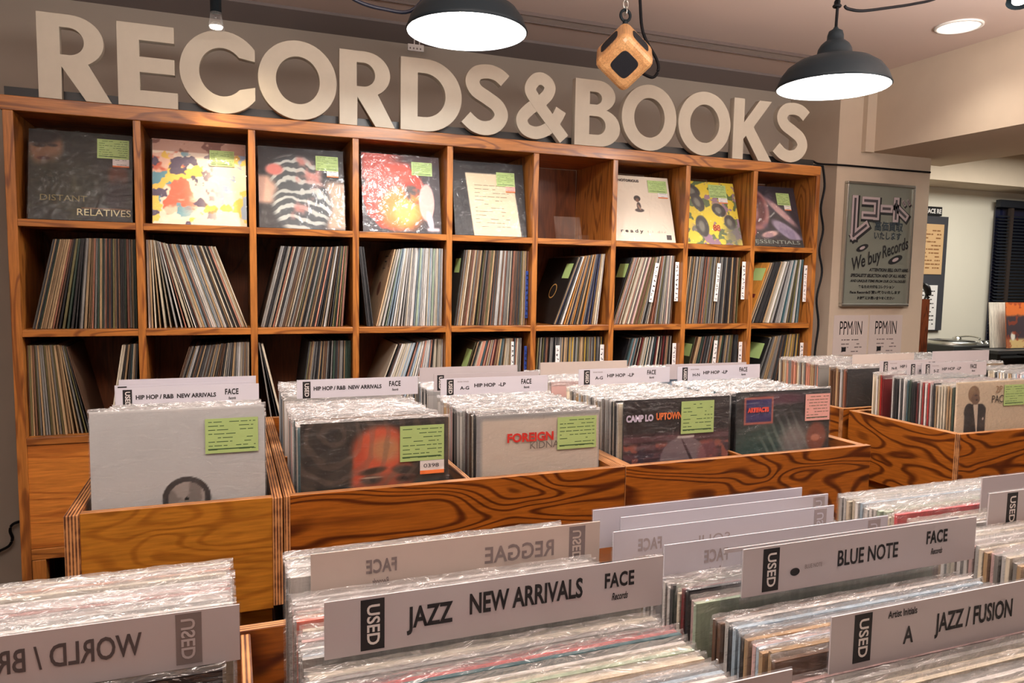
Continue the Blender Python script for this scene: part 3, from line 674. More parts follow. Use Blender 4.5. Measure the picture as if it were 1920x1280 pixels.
# ------------------------------------------------------------------ records shelved spine out
SPM = {}
def spine_mesh(t):
    if t not in SPM:
        g = G(); g.box(0, t, 0, .314, 0, .314); SPM[t] = g.mesh('shelved_record', [M_CARD])
    return SPM[t]
SPSTUFF = G()
CELLN = ['leftmost', 'second', 'third', 'fourth', 'fifth', 'sixth', 'seventh', 'eighth', 'rightmost']
first_objs = {}; ORDN = {}
ORDS = ['first', 'second', 'third', 'fourth', 'fifth', 'sixth', 'seventh', 'eighth', 'ninth', 'tenth', 'eleventh', 'twelfth', 'thirteenth', 'fourteenth', 'fifteenth', 'sixteenth', 'seventeenth', 'eighteenth', 'nineteenth', 'twentieth'] + ['later'] * 60
def fill(c, row, f0, f1, ang, mix, thick=(.003, .004, .0045, .0055, .007), single=True, y0=.034, slide=0.0):
    """ang: list of (fraction of the cell, lean in degrees); records stand between the fractions f0..f1 of the cell"""
    x0 = c * PX + .0145; wd = PX - .029; zb = ROWS[row + 1] + .0125
    x = x0 + f0 * wd; xe = x0 + f1 * wd; prev = None; k = 0; lst = []
    while True:
        t = pick(thick); fr = (x - x0) / wd
        fs = [p[0] for p in ang]; th = math.radians(float(np.interp(fr, fs, [p[1] for p in ang])) + rnd.uniform(-.25, .25))
        if prev is not None:
            px, pt, ptk = prev; Hh = .314 * math.cos(pt) - ptk * math.sin(pt)
            x = max(px + .314 * math.sin(pt) + ptk * math.cos(pt) - Hh * math.tan(th), px + ptk * math.cos(pt) + ptk * abs(math.sin(pt) * math.tan(th))) + rnd.uniform(0.0005, .0011)
        elif th < 0: x = max(x, x0 + .316 * abs(math.sin(th)))
        right = x + t / math.cos(th)
        if right > xe or (th > 0 and x + .315 * math.sin(th) + t > x0 + wd + .001) and fr > .3: break
        cn = pick(mix); y = y0 + rnd.uniform(0, .010) + (.0 if rnd.random() > .08 else .012); z = zb + (t * math.sin(th) if th > 0 else 0)
        cc = PALL[cn]; j = rnd.uniform(.50, .92); cc = tuple(min(1, v * j) for v in cc)
        if single:
            o = link('shelved_record', spine_mesh(t), None, (x, y, z)); o.rotation_euler = (0, th, 0); o.color = (*cc, 1)
            key = (c, row, cn); ORDN[key] = ORDN.get(key, 0) + 1; q = ORDS[ORDN[key] - 1]
            thk = 'thick ' if t >= .0055 else 'thin '; ln = 'leaning ' if abs(th) > .06 else 'upright '
            lab = f"{thk}{ln}{cn} spine, {q} {cn} one in the {CELLN[c]} cell of row two" if len(cn.split()) + len(CELLN[c]) < 99 else ''
            tag(o, lab, 'record', f"records in the {CELLN[c]} cell of the second row")
            lst.append(o)
        else:
            cs, sn = math.cos(th), math.sin(th)
            def T(px, py, pz): return (x + px * cs + pz * sn, y + py, z - px * sn + pz * cs)
            SPSTUFF.obox([T(a_, b_, c_) for c_ in (0, .314) for a_, b_ in ((0, 0), (t, 0), (t, .314), (0, .314))], col=cc)
        prev = (x, th, t); k += 1
    return lst
def face_bits(o, bits):
    """prints on the left face of a leaning record: (kind, y0, y1, z0, z1)"""
    for kd, ya, yb, za, zb_ in bits:
        if kd == 'green':
            g = G(); g.box(-.0006, -.0001, ya, yb, za, zb_); g.build('price_label', M_GREEN, o, local=True)
        elif kd == 'ring':
            g = G(); g.ring((-.0006, (ya + yb) / 2, (za + zb_) / 2), (yb - ya) / 2, .0025, 'X', 24, 4); g.v = [(-.0004 + (v[0] + .0006) * .1, v[1], v[2]) for v in g.v]
            g.build('label_ring', mat('gold_print', (206, 160, 90), .5), o, local=True)
        elif kd == 'disc':
            g = G(); n = 24; g.quad([(-.0005, (ya + yb) / 2 + (yb - ya) / 2 * math.cos(-2 * PI * i / n), (za + zb_) / 2 + (zb_ - za) / 2 * math.sin(-2 * PI * i / n)) for i in range(n)]); g.build('label_disc', mat('brown_print', (128, 72, 54), .5), o, local=True)
        else:
            g = G(); g.box(-.0006, -.0001, ya, yb, za, zb_); g.build('printed_band', mat(kd + '_band', PAL[kd], .5), o, local=True)
def relabel(o, s): o['label'] = s; o.pop('group', None)
# second row (all single in the six left columns)
fill(0, 1, .05, 1.0, [(0, 13), (.2, 12), (.4, 6), (.6, 2), (1, 0)], DARKMIX)
fill(1, 1, .01, .985, [(0, 0), (.12, -5.5), (.25, -12), (.45, -17), (1, -20)], PALEMIX)
fill(2, 1, .03, 1.0, [(0, 14), (.3, 14), (.6, 11.5), (.8, 6), (1, 1)], ['charcoal', 'grey', 'salmon', 'brown', 'tan', 'black', 'charcoal', 'pale grey', 'terracotta', 'olive', 'cream', 'dark green'])
fill(3, 1, .06, .185, [(0, -6), (1, -12)], ['black', 'charcoal', 'navy', 'black', 'pale grey'])
l = fill(3, 1, .21, 1.0, [(0, 14), (.2, 14), (.5, 5), (1, 0)], WHITEMIX)
l[0].color = (*lin((226, 190, 150)), 1); relabel(l[0], 'cream record with a brown disc on its face, fourth cell, row two')
face_bits(l[0], [('brown', .03, .045, .24, .29), ('disc', .10, .16, .12, .18), ('charcoal', .09, .15, .285, .289), ('charcoal', .10, .14, .262, .268), ('charcoal', .10, .15, .235, .238)])
l = fill(4, 1, .06, 1.0, [(0, 8), (.3, 6), (.7, 3), (1, 0)], WARMMIX)
face_bits(l[0], [('green', .03, .10, .22, .28)]); l[0].color = (*lin((44, 44, 40)), 1); relabel(l[0], 'dark record with a green price label, leftmost in the fifth cell, row two')
l = fill(5, 1, .27, 1.0, [(0, 21), (.27, 21), (.6, 12), (1, 2)], INDIGO)
face_bits(l[0], [('green', .02, .09, .215, .285), ('ring', .10, .165, .12, .185)]); l[0].color = (*lin((34, 30, 28)), 1)
relabel(l[0], 'black record with a gold ring on its face, leaning in the sixth cell, row two')
for c_, f0, an, mx_ in [(6, .05, [(0, 18), (.4, 15), (.75, 4), (1, 0)], ['pink', 'terracotta', 'cream', 'pale grey', 'tan', 'charcoal', 'brown', 'grey', 'olive', 'cream']), (7, .03, [(0, 6), (.5, 4), (1, 0)], DARKMIX + ['tan', 'tan', 'grey']),
                        (8, .05, [(0, 22), (.4, 16), (.8, 5), (1, 0)], ['cream', 'charcoal', 'grey', 'pale grey', 'teal', 'black', 'olive', 'white', 'charcoal', 'tan'])]:
    first_objs[c_] = fill(c_, 1, f0, .93, an, mx_, single=False)
# third row
for c_, f0, f1, an, mx_ in [(0, .0, .58, [(0, 0), (.3, -5), (.6, -16)], ['grey', 'brown', 'tan', 'charcoal', 'grey', 'olive', 'cream']), (0, .70, 1, [(.7, 9), (.8, 5), (1, 2)], ['cream', 'charcoal', 'teal', 'grey', 'tan']),
        (1, .12, 1, [(0, 19), (.4, 14), (.8, 3), (1, 0)], ['pale grey', 'grey', 'charcoal', 'tan', 'black', 'brown', 'cream']), (2, .0, .28, [(0, -8), (.28, -15)], ['grey', 'brown', 'charcoal', 'tan', 'cream']),
        (2, .42, 1, [(.4, 8), (.7, 3), (1, 0)], DARKMIX), (3, .12, 1, [(0, 22), (.4, 17), (.8, 4), (1, 0)], PALEMIX), (4, .10, .92, [(0, 18), (.3, 13), (.7, 3), (1, 0)], REDMIX), (5, .02, 1, [(0, 3), (1, 0)], DARKMIX + ['mustard']),
        (6, .05, .93, [(0, 16), (.5, 9), (1, 0)], REDMIX), (7, .05, .93, [(0, 14), (.5, 8), (1, 0)], DARKMIX), (8, .12, .93, [(0, 22), (.5, 10), (1, 0)], ['olive', 'charcoal', 'tan', 'brown', 'mustard', 'grey'])]:
    fill(c_, 2, f0, f1, an, mx_, single=False)
tag(SPSTUFF.build('packed_shelf_records', M_CARDA, o=(0, .03, .97)), 'tightly packed record spines filling the third shelf row and the right end of the second', 'records', kind='stuff')
# index tabs between the shelved records
def index_tab(x, y, z, ang, label, h=.165, wdt=.020, m=None, seed=0):
    g = G(); g.box(-wdt / 2, wdt / 2, 0, .0012, 0, h); o = g.build('index_tab', m or M_WHITE, o=(0, 0, 0)); o.location = (x, y, z); o.rotation_euler = (0, math.radians(ang), 0)
    tag(o, label, 'label', 'index tabs between shelved records'); r = random.Random(seed); g = G(); zz = h - .02
    while zz > .012:
        for _ in range(4):
            a_, b_ = r.uniform(-wdt * .34, wdt * .1), r.uniform(-.007, .004); l1, l2 = r.uniform(.002, .009), r.uniform(.0015, .004)
            g.quad([(a_, -.0004, zz + b_), (min(a_ + l1, wdt * .4), -.0004, zz + b_), (min(a_ + l1, wdt * .4), -.0004, zz + b_ + l2), (a_, -.0004, zz + b_ + l2)])
        zz -= .021
    g.build('lettering', M_INK, o, local=True); return o
RB = 'reddish'
for i, (c_, fx, row, zo, an, wh) in enumerate([(4, .975, 1, .03, 0, 'blue index tab at the right of the fifth cell, second shelf row'), (6, .97, 1, .105, 0, 'white index tab at the right of the seventh cell, second shelf row'), (6, .58, 1, .10, 9, 'white tilted index tab in the middle of the seventh cell, second shelf row'),
        (7, .52, 1, .105, 4, 'white tilted index tab in the middle of the eighth cell, second shelf row'), (7, .97, 1, .115, 0, 'white index tab at the right of the eighth cell, second shelf row'), (8, .97, 1, .105, 0, 'white index tab at the right of the rightmost cell, second shelf row'),
        (4, .80, 2, .10, 0, 'white index tab in the fifth cell, row three'), (4, .975, 2, .08, 0, 'blue index tab at the right of the fifth cell, third shelf row'), (5, .33, 2, .10, 0, 'white index tab in the left part of the sixth cell, third shelf row'), (5, .96, 2, .10, 0, 'white index tab at the right of the sixth cell, third shelf row'),
        (6, .97, 2, .10, 0, 'white index tab at the right of the seventh cell, third shelf row'), (7, .52, 2, .11, 4, 'white index tab in the middle of the eighth cell, third shelf row'), (7, .97, 2, .10, 0, 'white index tab at the right of the eighth cell, third shelf row'), (8, .97, 2, .09, 0, 'white index tab at the right of the rightmost cell, third shelf row')]):
    index_tab(c_ * PX + .0145 + fx * (PX - .029), .028, ROWS[row + 1] + .0125 + zo, an, wh, .18 if c_ != 4 else .2, .020 if c_ != 4 else .012, mat('blue_tab', (40, 70, 150), .5) if 'blue' in wh else None, i)
# single leaning records with a label at the left of their cells
for (c_, row, fx, an, colr, bits, lb) in [(6, 1, .0, 18, (34, 34, 36), [('green', .01, .09, .22, .285)], 'black record with a green price label, leftmost in the seventh cell, row two'),
        (8, 1, .0, 21, (206, 140, 60), [('green', .01, .09, .22, .285), ('dark red', .02, .30, .13, .15)], 'orange record with a green price label, leftmost in the rightmost cell, row two'),
        (8, 2, .06, 21, (24, 24, 24), [('green', .02, .12, .205, .285)], 'black record with a green price label, leftmost in the rightmost cell, row three'),
        (7, 2, .0, 14, (60, 64, 44), [('green', .01, .08, .22, .28)], 'dark record with a green price label, leftmost in the eighth cell, row three'),
        (4, 2, .04, 18, (66, 60, 40), [('green', .01, .08, .20, .28)], 'olive record with a green price label, leftmost in the fifth cell, row three')]:
    o = link('shelved_record', spine_mesh(.0035), None, (c_ * PX + .0145 + fx * (PX - .029), .030, ROWS[row + 1] + .0138)); o.rotation_euler = (0, math.radians(an), 0); o.color = (*lin(colr), 1)
    tag(o, lb, 'record'); face_bits(o, bits)

# ------------------------------------------------------------------ record bins (browsers)
def bin_unit(label, x0, x1, y0, y1, div=(), zt=1.10, wf=None, wl=None, tl=.026, tr=.026, front=True, name='record_bin', crossy=None, low=True, inset=False, divend=None):
    """open-topped browser: panels z .90 to ZT over a recessed lower body"""
    t = thing(name, label, 'record bin', ((x0 + x1) / 2, (y0 + y1) / 2, 0), None)
    F = wf or W_PANEL; z0 = .878
    def bx(n, a, b_, c, d, e, f, mats, sides=None):
        g = G(); g.box(a, b_, c, d, e, f, sides=sides); g.build(n, mats, t, bevel=.0012)
    sd = (1, 1, 1, 1, 0, 0)
    bx('side_panel', x0, x0 + tl, y0 + (-.001 if inset else .002 if x0 == .758 else .018), y1, z0, zt, [wl or W_PANELY, P_X], sd)
    bx('side_panel', x1 - tr, x1, y0 + (-.001 if inset else .018), y1, z0, zt, [W_PANELY, P_X], sd)
    for d in div: bx('divider', d[0], d[0] + d[1], y0 + .018, divend or y1 - .018, z0 + .01, zt - .004, [W_PANELY, P_X], sd)
    fs = (1, 1, 0, 0, 1, 1)
    bx('front_panel', x0 + (tl if inset else .012 if x0 == .758 else 0), x1 - (tr if inset else 0), y0, y0 + .018, z0 - .005, zt + .002, [F, P_Y], fs)
    bx('back_panel', x0 + tl, x1 - tr, y1 - .018, y1, z0, zt, [F, P_Y], fs)
    if crossy:
        for cy in crossy: bx('cross_panel', x0 + tl, x1 - tr, cy - .005, cy + .005, z0, zt - .03, [F, P_Y], fs)
    bx('bottom_board', x0 + tl, x1 - tr, y0 + .0185, y1 - .018, .880, .892, [W_PANEL, P_Y], None)
    if low:
        bx('lower_panel', x0 + .02, x1 - .02, y0 + .05, y0 + .068, .06, .877, [F, P_Y], fs)
        bx('lower_side', x0 + .02, x0 + .038, y0 + .069, y1 - .02, .06, .877, [W_PANELY, P_X], None)
        bx('lower_side', x1 - .038, x1 - .02, y0 + .069, y1 - .02, .06, .877, [W_PANELY, P_X], None)
        bx('plinth', x0 + .04, x1 - .04, y0 + .09, y1 - .05, 0, .059, [M_BLACK], None)
    return t
bin_unit('single record bin with a yellow pine front, leftmost of the middle row', .374, .756, -1.38, -.50, wf=W_LIGHT, tr=.020, inset=True, crossy=[-.913])
bin_unit('double record bin with a dark red pine front, second in the middle row', .758, 1.537, -1.38, -.50, div=((1.150, .012),), crossy=[-.913])
bin_unit('double record bin with swirling grain on its front, third in the middle row', 1.539, 2.307, -1.38, -.50, div=((1.8945, .011),), divend=-.975, crossy=[-.913])
bin_unit('record bin at the right, its side panel facing the gap', 2.690, 3.58, -1.35, -.925)
bin_unit('far record bin behind the right hand bin', 2.685, 3.58, -.905, -.48)
bin_unit('near record bin in the foreground, filled with genre strips', .285, 2.00, -2.75, -1.925, div=((.668, .012), (1.0485, .006), (1.446, .012)), name='record_bin', low=True, crossy=None)

# ------------------------------------------------------------------ bagged records in the bins
ORDB = {}
def place_bag(x, y, zt, phi, cn, where, t=.0045, near=False, hh=.315, yaw=0.0, bag=True, lab=None, colr=None, grp=None):
    o = link('bagged_record', CARDS[t], None, (x, y, zt - .315)); o.rotation_euler = (phi, 0, yaw)
    c = PALL[cn] if colr is None else lin(colr); j = rnd.uniform(.8, 1.12); o.color = (*[min(1, v * j) for v in c], 1)
    if bag: link('plastic_bag', rnd.choice(BAGSN if near else BAGS), o)
    if lab is None:
        k = (where, cn); ORDB[k] = ORDB.get(k, 0) + 1
        lab = f"bagged {cn} record, {ORDS[ORDB[k]-1]} such from the front, {where}"
    tag(o, lab, 'record', grp or f"bagged records, {where}")
    return o
PK = G()
CARDYS = (-.890, -.975, -.945, -.895, -.930, -.955, -.985, -.925, -.740, -.935, -.880, -.760, -.955, -1.028, -1.044, -.80)
def pack(x, y0, y1, zt, mix, phi0, phi1, pitch=.0066, seed=1, jx=.003, zj=.006):
    """a tight pack of bagged records as loose geometry in the one joined object"""
    r = random.Random(seed); n = int((y1 - y0) / pitch)
    for k in range(n):
        y = y0 + k * pitch; t = .0045
        if any(-.0058 < y - q_ + .0065 < .0038 for q_ in CARDYS): continue
        cc = PALL[pick(mix, r)]; j = r.uniform(.8, 1.12); cc = tuple(v * j for v in cc); z = zt - r.uniform(0, zj); xo = x + r.uniform(-jx, jx)
        ph = phi0 + (phi1 - phi0) * k / n; cs, sn = math.cos(ph), math.sin(ph)
        def T(px, py, pz): return (xo + px, y + py * cs - pz * sn, z - .315 + py * sn + pz * cs)
        PK.obox([T(a, b_, c_) for c_ in (.02, .315) for a, b_ in ((-.1575, 0), (.1575, 0), (.1575, t), (-.1575, t))], 0, cc)
        m_ = 16; e1 = r.uniform(.004, .011); p0, p1 = r.uniform(0, 6), r.uniform(0, 6); rows = []
        for yy, zz, f in ((-.001, .305, 0), (-.001, .3165, 0), (.0022, .3165 + e1, 1), (t + .001, .3165, 0)):
            rows.append([T(-.1605 + .321 * i / m_, yy + f * .0022 * math.sin(i * 1.9 + p0), zz + f * .0016 * math.sin(i * 2.7 + p1)) for i in range(m_ + 1)])
        for q in range(3):
            for i in range(m_): PK.quad([rows[q][i], rows[q][i + 1], rows[q + 1][i + 1], rows[q + 1][i]], 1, cc)
def filled(x, y0, n, zt, mix, where, phi=-.03, phi1=-.02, pitch=.0074, near=False, zj=.008, jx=.003, skip=0, t=.0045):
    out = []
    for k in range(n):
        if k < skip: continue
        tt = rnd.choice((.0035, .0045, .0045)) if not near else .0045
        out.append(place_bag(x + rnd.uniform(-jx, jx), y0 + k * pitch, zt - rnd.uniform(0, zj), phi + (phi1 - phi) * k / max(1, n), pick(mix), where, tt, near))
    return out
# middle row: individuals in front, the rest of the pack behind
MB = [(.568, -1.318, 1.268, 9, -1.225, 'leftmost middle bin', 1), (.952, -1.326, 1.232, 14, -1.145, 'second middle bin', 2), (1.346, -1.300, 1.232, 13, -1.12, 'third middle bin', 3),
      (1.7285, -1.300, 1.243, 13, -1.12, 'fourth middle bin', 4), (2.072, -1.300, 1.248, 12, -1.13, 'fifth middle bin', 5)]
for x, y, zt, n, _, wh, sd_ in MB:
    filled(x, y + .009, n, zt - (.002 if sd_ != 1 else .011), BINMIX if sd_ != 1 else BAGMIX, wh, -.03, -.02)
    pack(x, y + .009 + n * .0074, -.965 + (0 if sd_ != 1 else -.015), zt - (.014 if sd_ != 1 else .038), BAGMIX, -.02, -.02, seed=sd_)
    pack(x, -.90, -.64 if sd_ != 1 else -.80, zt - (.010 if sd_ != 1 else .045), BAGMIX, -.02, -.02, pitch=.0078, seed=sd_ + 20)
filled(2.893, -1.291, 24, 1.235, VIVID, 'right hand bin', -.02, -.02, pitch=.0098, t=.006)
pack(2.893, -1.03, -.965, 1.235, VIVID, -.02, -.02, pitch=.0085, seed=7)
pack(3.385, -1.30, -.965, 1.240, BAGMIX, -.02, -.02, seed=8)
place_bag(2.885, -.882, 1.238, -.02, 'black', 'far right bin', .0045, lab='black bagged record at the front of the far bin behind the right hand bin')
pack(2.885, -.87, -.785, 1.238, ['tan', 'brown', 'cream', 'grey', 'tan', 'salmon', 'pale grey', 'terracotta', 'charcoal'], -.02, -.02, pitch=.0075, seed=9)
pack(2.885, -.75, -.52, 1.238, ['tan', 'brown', 'cream', 'grey', 'tan', 'salmon', 'terracotta'], -.02, -.02, pitch=.0075, seed=12)
pack(3.385, -.87, -.52, 1.24, BAGMIX, -.02, -.02, seed=10)
# foreground: left, second, third and fourth columns of the near bin
NEARMIX = ['white', 'cream', 'pale grey', 'cream', 'white', 'pale blue', 'tan', 'pale grey', 'cream', 'grey', 'pink', 'pale green', 'white']
NSIDE = ['tan', 'pale grey', 'cream', 'charcoal', 'grey', 'white', 'brown', 'black', 'cream', 'pale grey', 'white']
l = filled(.500, -2.248, 20, 1.262, ['white', 'cream', 'pale grey', 'cream', 'white', 'salmon', 'pale grey'], 'near bin, leftmost column', .0, -.02, near=True, zj=.006, pitch=.0062)
l[9].color = (*lin((206, 92, 80)), 1); l[9]['label'] = 'red edged record in clear plastic in the leftmost column of the near bin'
def column(x, ys, zt, mix, wh, gaps=(), phi=.03, drop=()):
    k = 0; o_ = []
    y = ys[0]
    while y > ys[1]:
        if not any(abs(y - g_ + .002) < .0072 for g_ in gaps):
            o_.append((y, place_bag(x + rnd.uniform(-.003, .003), y, zt - rnd.uniform(0, .006) - max([d_[1] for d_ in drop if y < d_[0]] + [0]), -.01 + .02 * k / 60, pick(mix), wh, .0045, True)))
        y -= .0064; k += 1
    return o_
c2 = column(.872, (-2.105, -2.46), 1.250, NEARMIX, 'near bin, second column', (-2.173, -2.307, -2.478), drop=((-2.175, .012), (-2.30, .017)))
c3 = column(1.240, (-2.118, -2.55), 1.236, NEARMIX + ['charcoal', 'brown', 'black', 'tan'], 'near bin, third column', (-2.122, -2.14, -2.187, -2.24, -2.33, -2.319, -2.433), drop=((-2.42, .018),))
c4 = column(1.625, (-2.105, -2.60), 1.246, NEARMIX, 'near bin, rightmost column', (-2.21, -2.254))
def recolor(lst, y, colr, lab):
    q = min(lst, key=lambda a: abs(a[0] - y))[1]; q.location.z += .006; q.color = (*lin(colr), 1); q['label'] = lab; return q
recolor(c2, -2.355, (206, 60, 66), 'bright red edged record in front of the jazz new arrivals strip, near bin')
recolor(c2, -2.363, (60, 96, 104), 'teal record directly in front of the bright red edged one, near bin')
recolor(c2, -2.245, (220, 120, 104), 'salmon edged record a little behind the jazz new arrivals strip, near bin')
recolor(c3, -2.29, (120, 30, 34), 'dark red record between the white strips and the strip with an oval emblem')
recolor(c3, -2.30, (20, 22, 28), 'black record directly in front of the dark red one, third column of near bin')
recolor(c4, -2.20, (214, 90, 96), 'red record behind the right hand strips of the near bin')
# the near black record with nothing printed on its back
o = place_bag(.494, -2.2655, 1.222, 0, 'black', 'near bin, leftmost column', .0045, True, lab='black record in clear plastic in front of the leftmost foreground strip')

tag(PK.build('packed_bin_records', [M_CARDA, plastic('pack_bag', body=.30, bumps=1.0, scale=70, flap=False, gl=.6, rough=.16, tint=(246, 246, 246))], o=(1.5, -.9, .925)), 'tightly packed bagged records filling the rear of the wooden bins', 'records', kind='stuff')

# ------------------------------------------------------------------ front records of the bins, face out
def front_record(x, y, zt, art, cardcol, label, lean=1.5, yaw=0.0):
    o = cover(x, y, zt - .315 * math.cos(math.radians(lean)), lean, label, cardcol, art, name='bagged_record', grp='front records of the bins', rotz=yaw)
    link('plastic_bag', BAGS[1], o); return o
a = Art(120, 120, (206, 208, 208)); U, V = a.U, a.V
a.put(ell(U, V, .53, .425, .142, .142, .02), (62, 60, 60)); a.put(ell(U, V, .53, .425, .108, .108, .02), (168, 160, 154)); a.put(.6 * ell(U, V, .53, .425, .108, .108, .02) * sm(.5, .6, fbm(U, V, 14, 8)), (110, 104, 100)); a.put(ell(U, V, .53, .425, .012, .012, .1), (30, 30, 30))
c = front_record(.568, -1.325, 1.278, a, (206, 208, 208), 'pale grey sleeve with a dark centre ring and green price label, leftmost middle bin')
price_label(c, .095, .222, .100, .070, seed=21); wrap(c, seed=21)
a = Art(200, 200, (50, 46, 42)); U, V = a.U, a.V; nz = fbm(U, V, 6, 5)
a.put(.5 * (.5 + .5 * np.sin(40 * np.sqrt((U - .75) ** 2 + (V - .3) ** 2) + 5 * nz)) * (1 - sm(.3, .5, U)), (74, 68, 60))
a.put(ell(U, V, .54, .52, .22, .42, .12), (150, 84, 62)); a.put(ell(U, V, .53, .80, .19, .16, .25), (210, 96, 64)); a.put(ell(U, V, .56, .80, .10, .08, .5), (196, 136, 92)); a.put(ell(U, V, .38, .66, .04, .16, .5), (196, 84, 56))
a.put(ell(U, V, .47, .655, .09, .022, .4, .15), (66, 52, 42)); a.put(ell(U, V, .70, .645, .09, .03, .4, -.15), (48, 44, 38)); a.put(ell(U, V, .46, .595, .07, .028, .4), (74, 58, 50)); a.put(ell(U, V, .47, .595, .02, .016, .4), (24, 22, 24)); a.put(ell(U, V, .46, .61, .07, .006, .5), (190, 170, 150))
a.put(ell(U, V, .70, .59, .065, .026, .4), (70, 50, 44)); a.put(ell(U, V, .69, .59, .02, .014, .4), (22, 20, 22)); a.put(ell(U, V, .60, .50, .04, .07, .5), (186, 92, 66)); a.put(.35 * sm(.5, .9, .5 + .5 * np.sin(60 * np.sqrt((U - .2) ** 2 + (V - .9) ** 2) + 7 * nz)), (120, 104, 88))
a.put(.7 * ell(U, V, .85, .5, .12, .10, .4), (48, 58, 56))
c = front_record(.952, -1.345, 1.238, a, (34, 32, 30), 'dark record cover with an orange lit forehead and eyes, second middle bin', 0.5)
price_label(c, .098, .222, .098, .078, seed=22); wrap(c, seed=22)
g = G(); g.box(.093, .147, -.0044, -.0040, .192, .2215); t_ = g.build('price_tag', M_WHITE, c, local=True)
g = G(); g.box(.093, .147, -.0047, -.00441, .192, .200); g.build('stripe', M_ORANGE, t_, local=True); text('0398', .012, (.118, -.0048, .210), M_INK, t_, align='CENTER', fit=.034)
a = Art(60, 60, (150, 152, 152)); U, V = a.U, a.V
a.put(rect(U, V, .035, .99, -.1, .965, .008), (216, 204, 188))
c = front_record(1.346, -1.310, 1.228, a, (170, 168, 164), 'cream record sleeve with red and grey lettering, third middle bin', 1)
text('FOREIGN', .028, (-.085, -.0032, .258), mat('red_lettering', (206, 50, 40), .5), c, bold=.0011, fit=.118); text('KIDNA', .024, (-.028, -.0032, .238), mat('grey_lettering', (120, 112, 104), .5), c, fit=.075)
price_label(c, .096, .224, .104, .078, seed=23); wrap(c, seed=23)
a = Art(140, 140, (36, 32, 34)); U, V = a.U, a.V; nz = fbm(U, V, 9, 66)
a.put(1 - sm(.70, .74, V), (92, 60, 68)); a.put((1 - sm(.70, .74, V)) * sm(.5, .8, .5 + .5 * np.sin(V * 90)), (60, 38, 46)); a.put((1 - sm(.62, .66, V)) * sm(.50, .58, nz), (150, 84, 70)); a.put((1 - sm(.60, .62, V)) * sm(.56, .62, fbm(U, V, 12, 12)), (60, 46, 60))
a.put(ell(U, V, .56, .50, .22, .18, .05) * sm(.42, .44, V), (128, 112, 118)); a.put(rect(U, V, .5, .66, .67, .69), (214, 204, 200)); a.put(ell(U, V, .62, .52, .012, .16, .2, .5), (60, 36, 44)); a.put(.6 * ell(U, V, .80, .52, .10, .12, .3), (150, 80, 84))
c = front_record(1.730, -1.308, 1.246, a, (28, 28, 28), 'dark purple brown record cover with orange lettering on top, fourth middle bin', 1)
text('CAMP LO', .022, (-.152, -.0032, .268), mat('lilac_lettering', (206, 198, 220), .5), c, bold=.0012, fit=.078); text('UPTOWN S', .024, (-.066, -.0032, .270), mat('orange_lettering', (224, 120, 64), .5), c, bold=.001, fit=.090)
price_label(c, .058, .222, .100, .084, seed=24); wrap(c, seed=24)
a = Art(140, 140, (30, 34, 38)); U, V = a.U, a.V
a.put(ell(U, V, .30, .50, .40, .22, .5), (38, 72, 66)); a.put(ell(U, V, .62, .55, .16, .16, .5), (126, 120, 118)); a.put(.5 * ell(U, V, .55, .5, .3, .3, .4) * sm(.5, .9, .5 + .5 * np.sin(70 * (U + V * .6) + 4 * fbm(U, V, 4, 6))), (140, 146, 140))
a.put(ell(U, V, .86, .58, .11, .13, .2), (132, 74, 58)); a.put(ell(U, V, .85, .57, .05, .03, .3), (190, 120, 96)); a.put(ell(U, V, .45, .93, .3, .05, .5), (86, 48, 66))
a.put(rect(U, V, .075, .38, .72, .955, .006), (176, 96, 84)); a.put(rect(U, V, .095, .36, .74, .935, .006), (46, 42, 104))
c = front_record(2.070, -1.308, 1.252, a, (28, 30, 34), 'dark record cover with a blue badge and a pink price label, fifth middle bin', 1)
text('ARTIFACTS', .016, (-.123, -.0032, .266), mat('red_badge_lettering', (226, 84, 66), .5), c, bold=.0012, fit=.07)
price_label(c, .112, .228, .086, .074, col='pink', seed=25); wrap(c, seed=25)
a = Art(140, 140, (226, 206, 176)); U, V = a.U, a.V
a.put(rect(U, V, .11, .40, -.1, .74, .010), (24, 22, 24)); a.put(ell(U, V, .17, .72, .065, .07, .1), (24, 22, 24)); a.put(ell(U, V, .33, .70, .07, .08, .1), (24, 22, 24)); a.put(rect(U, V, .13, .385, .60, .755, .014), (24, 22, 24)); a.put(ell(U, V, .25, .70, .15, .085, .05), (24, 22, 24)); wv = .006 + .10 * np.clip(V - .50, 0, 1); a.put((1 - sm(wv - .004, wv + .004, np.abs(U - .285 + .10 * (V - .5)))) * (1 - sm(.77, .79, V)), (224, 206, 184))
a.put(ell(U, V, .225, .880, .078, .082, .06), (140, 110, 82)); a.put(ell(U, V, .252, .830, .060, .054, .1), (116, 88, 68)); a.put(ell(U, V, .255, .865, .02, .008, .3), (56, 42, 36)); a.put(ell(U, V, .268, .822, .014, .010, .3), (38, 30, 28)); a.put(ell(U, V, .205, .925, .03, .02, .5), (150, 124, 90)); a.put(ell(U, V, .368, .63, .010, .014, .2), (224, 206, 190))
c = front_record(2.893, -1.300, 1.248, a, (226, 206, 176), 'cream record cover with a man in a black suit, right hand bin', 1)
text('2P', .03, (.006, -.0032, .288), mat('tan_lettering', (150, 116, 84), .5), c, fit=.03); text('PAC', .034, (-.010, -.0032, .257), M_DKTXT, c, fit=.05)
price_label(c, .092, .235, .095, .066, seed=26); wrap(c, seed=26)

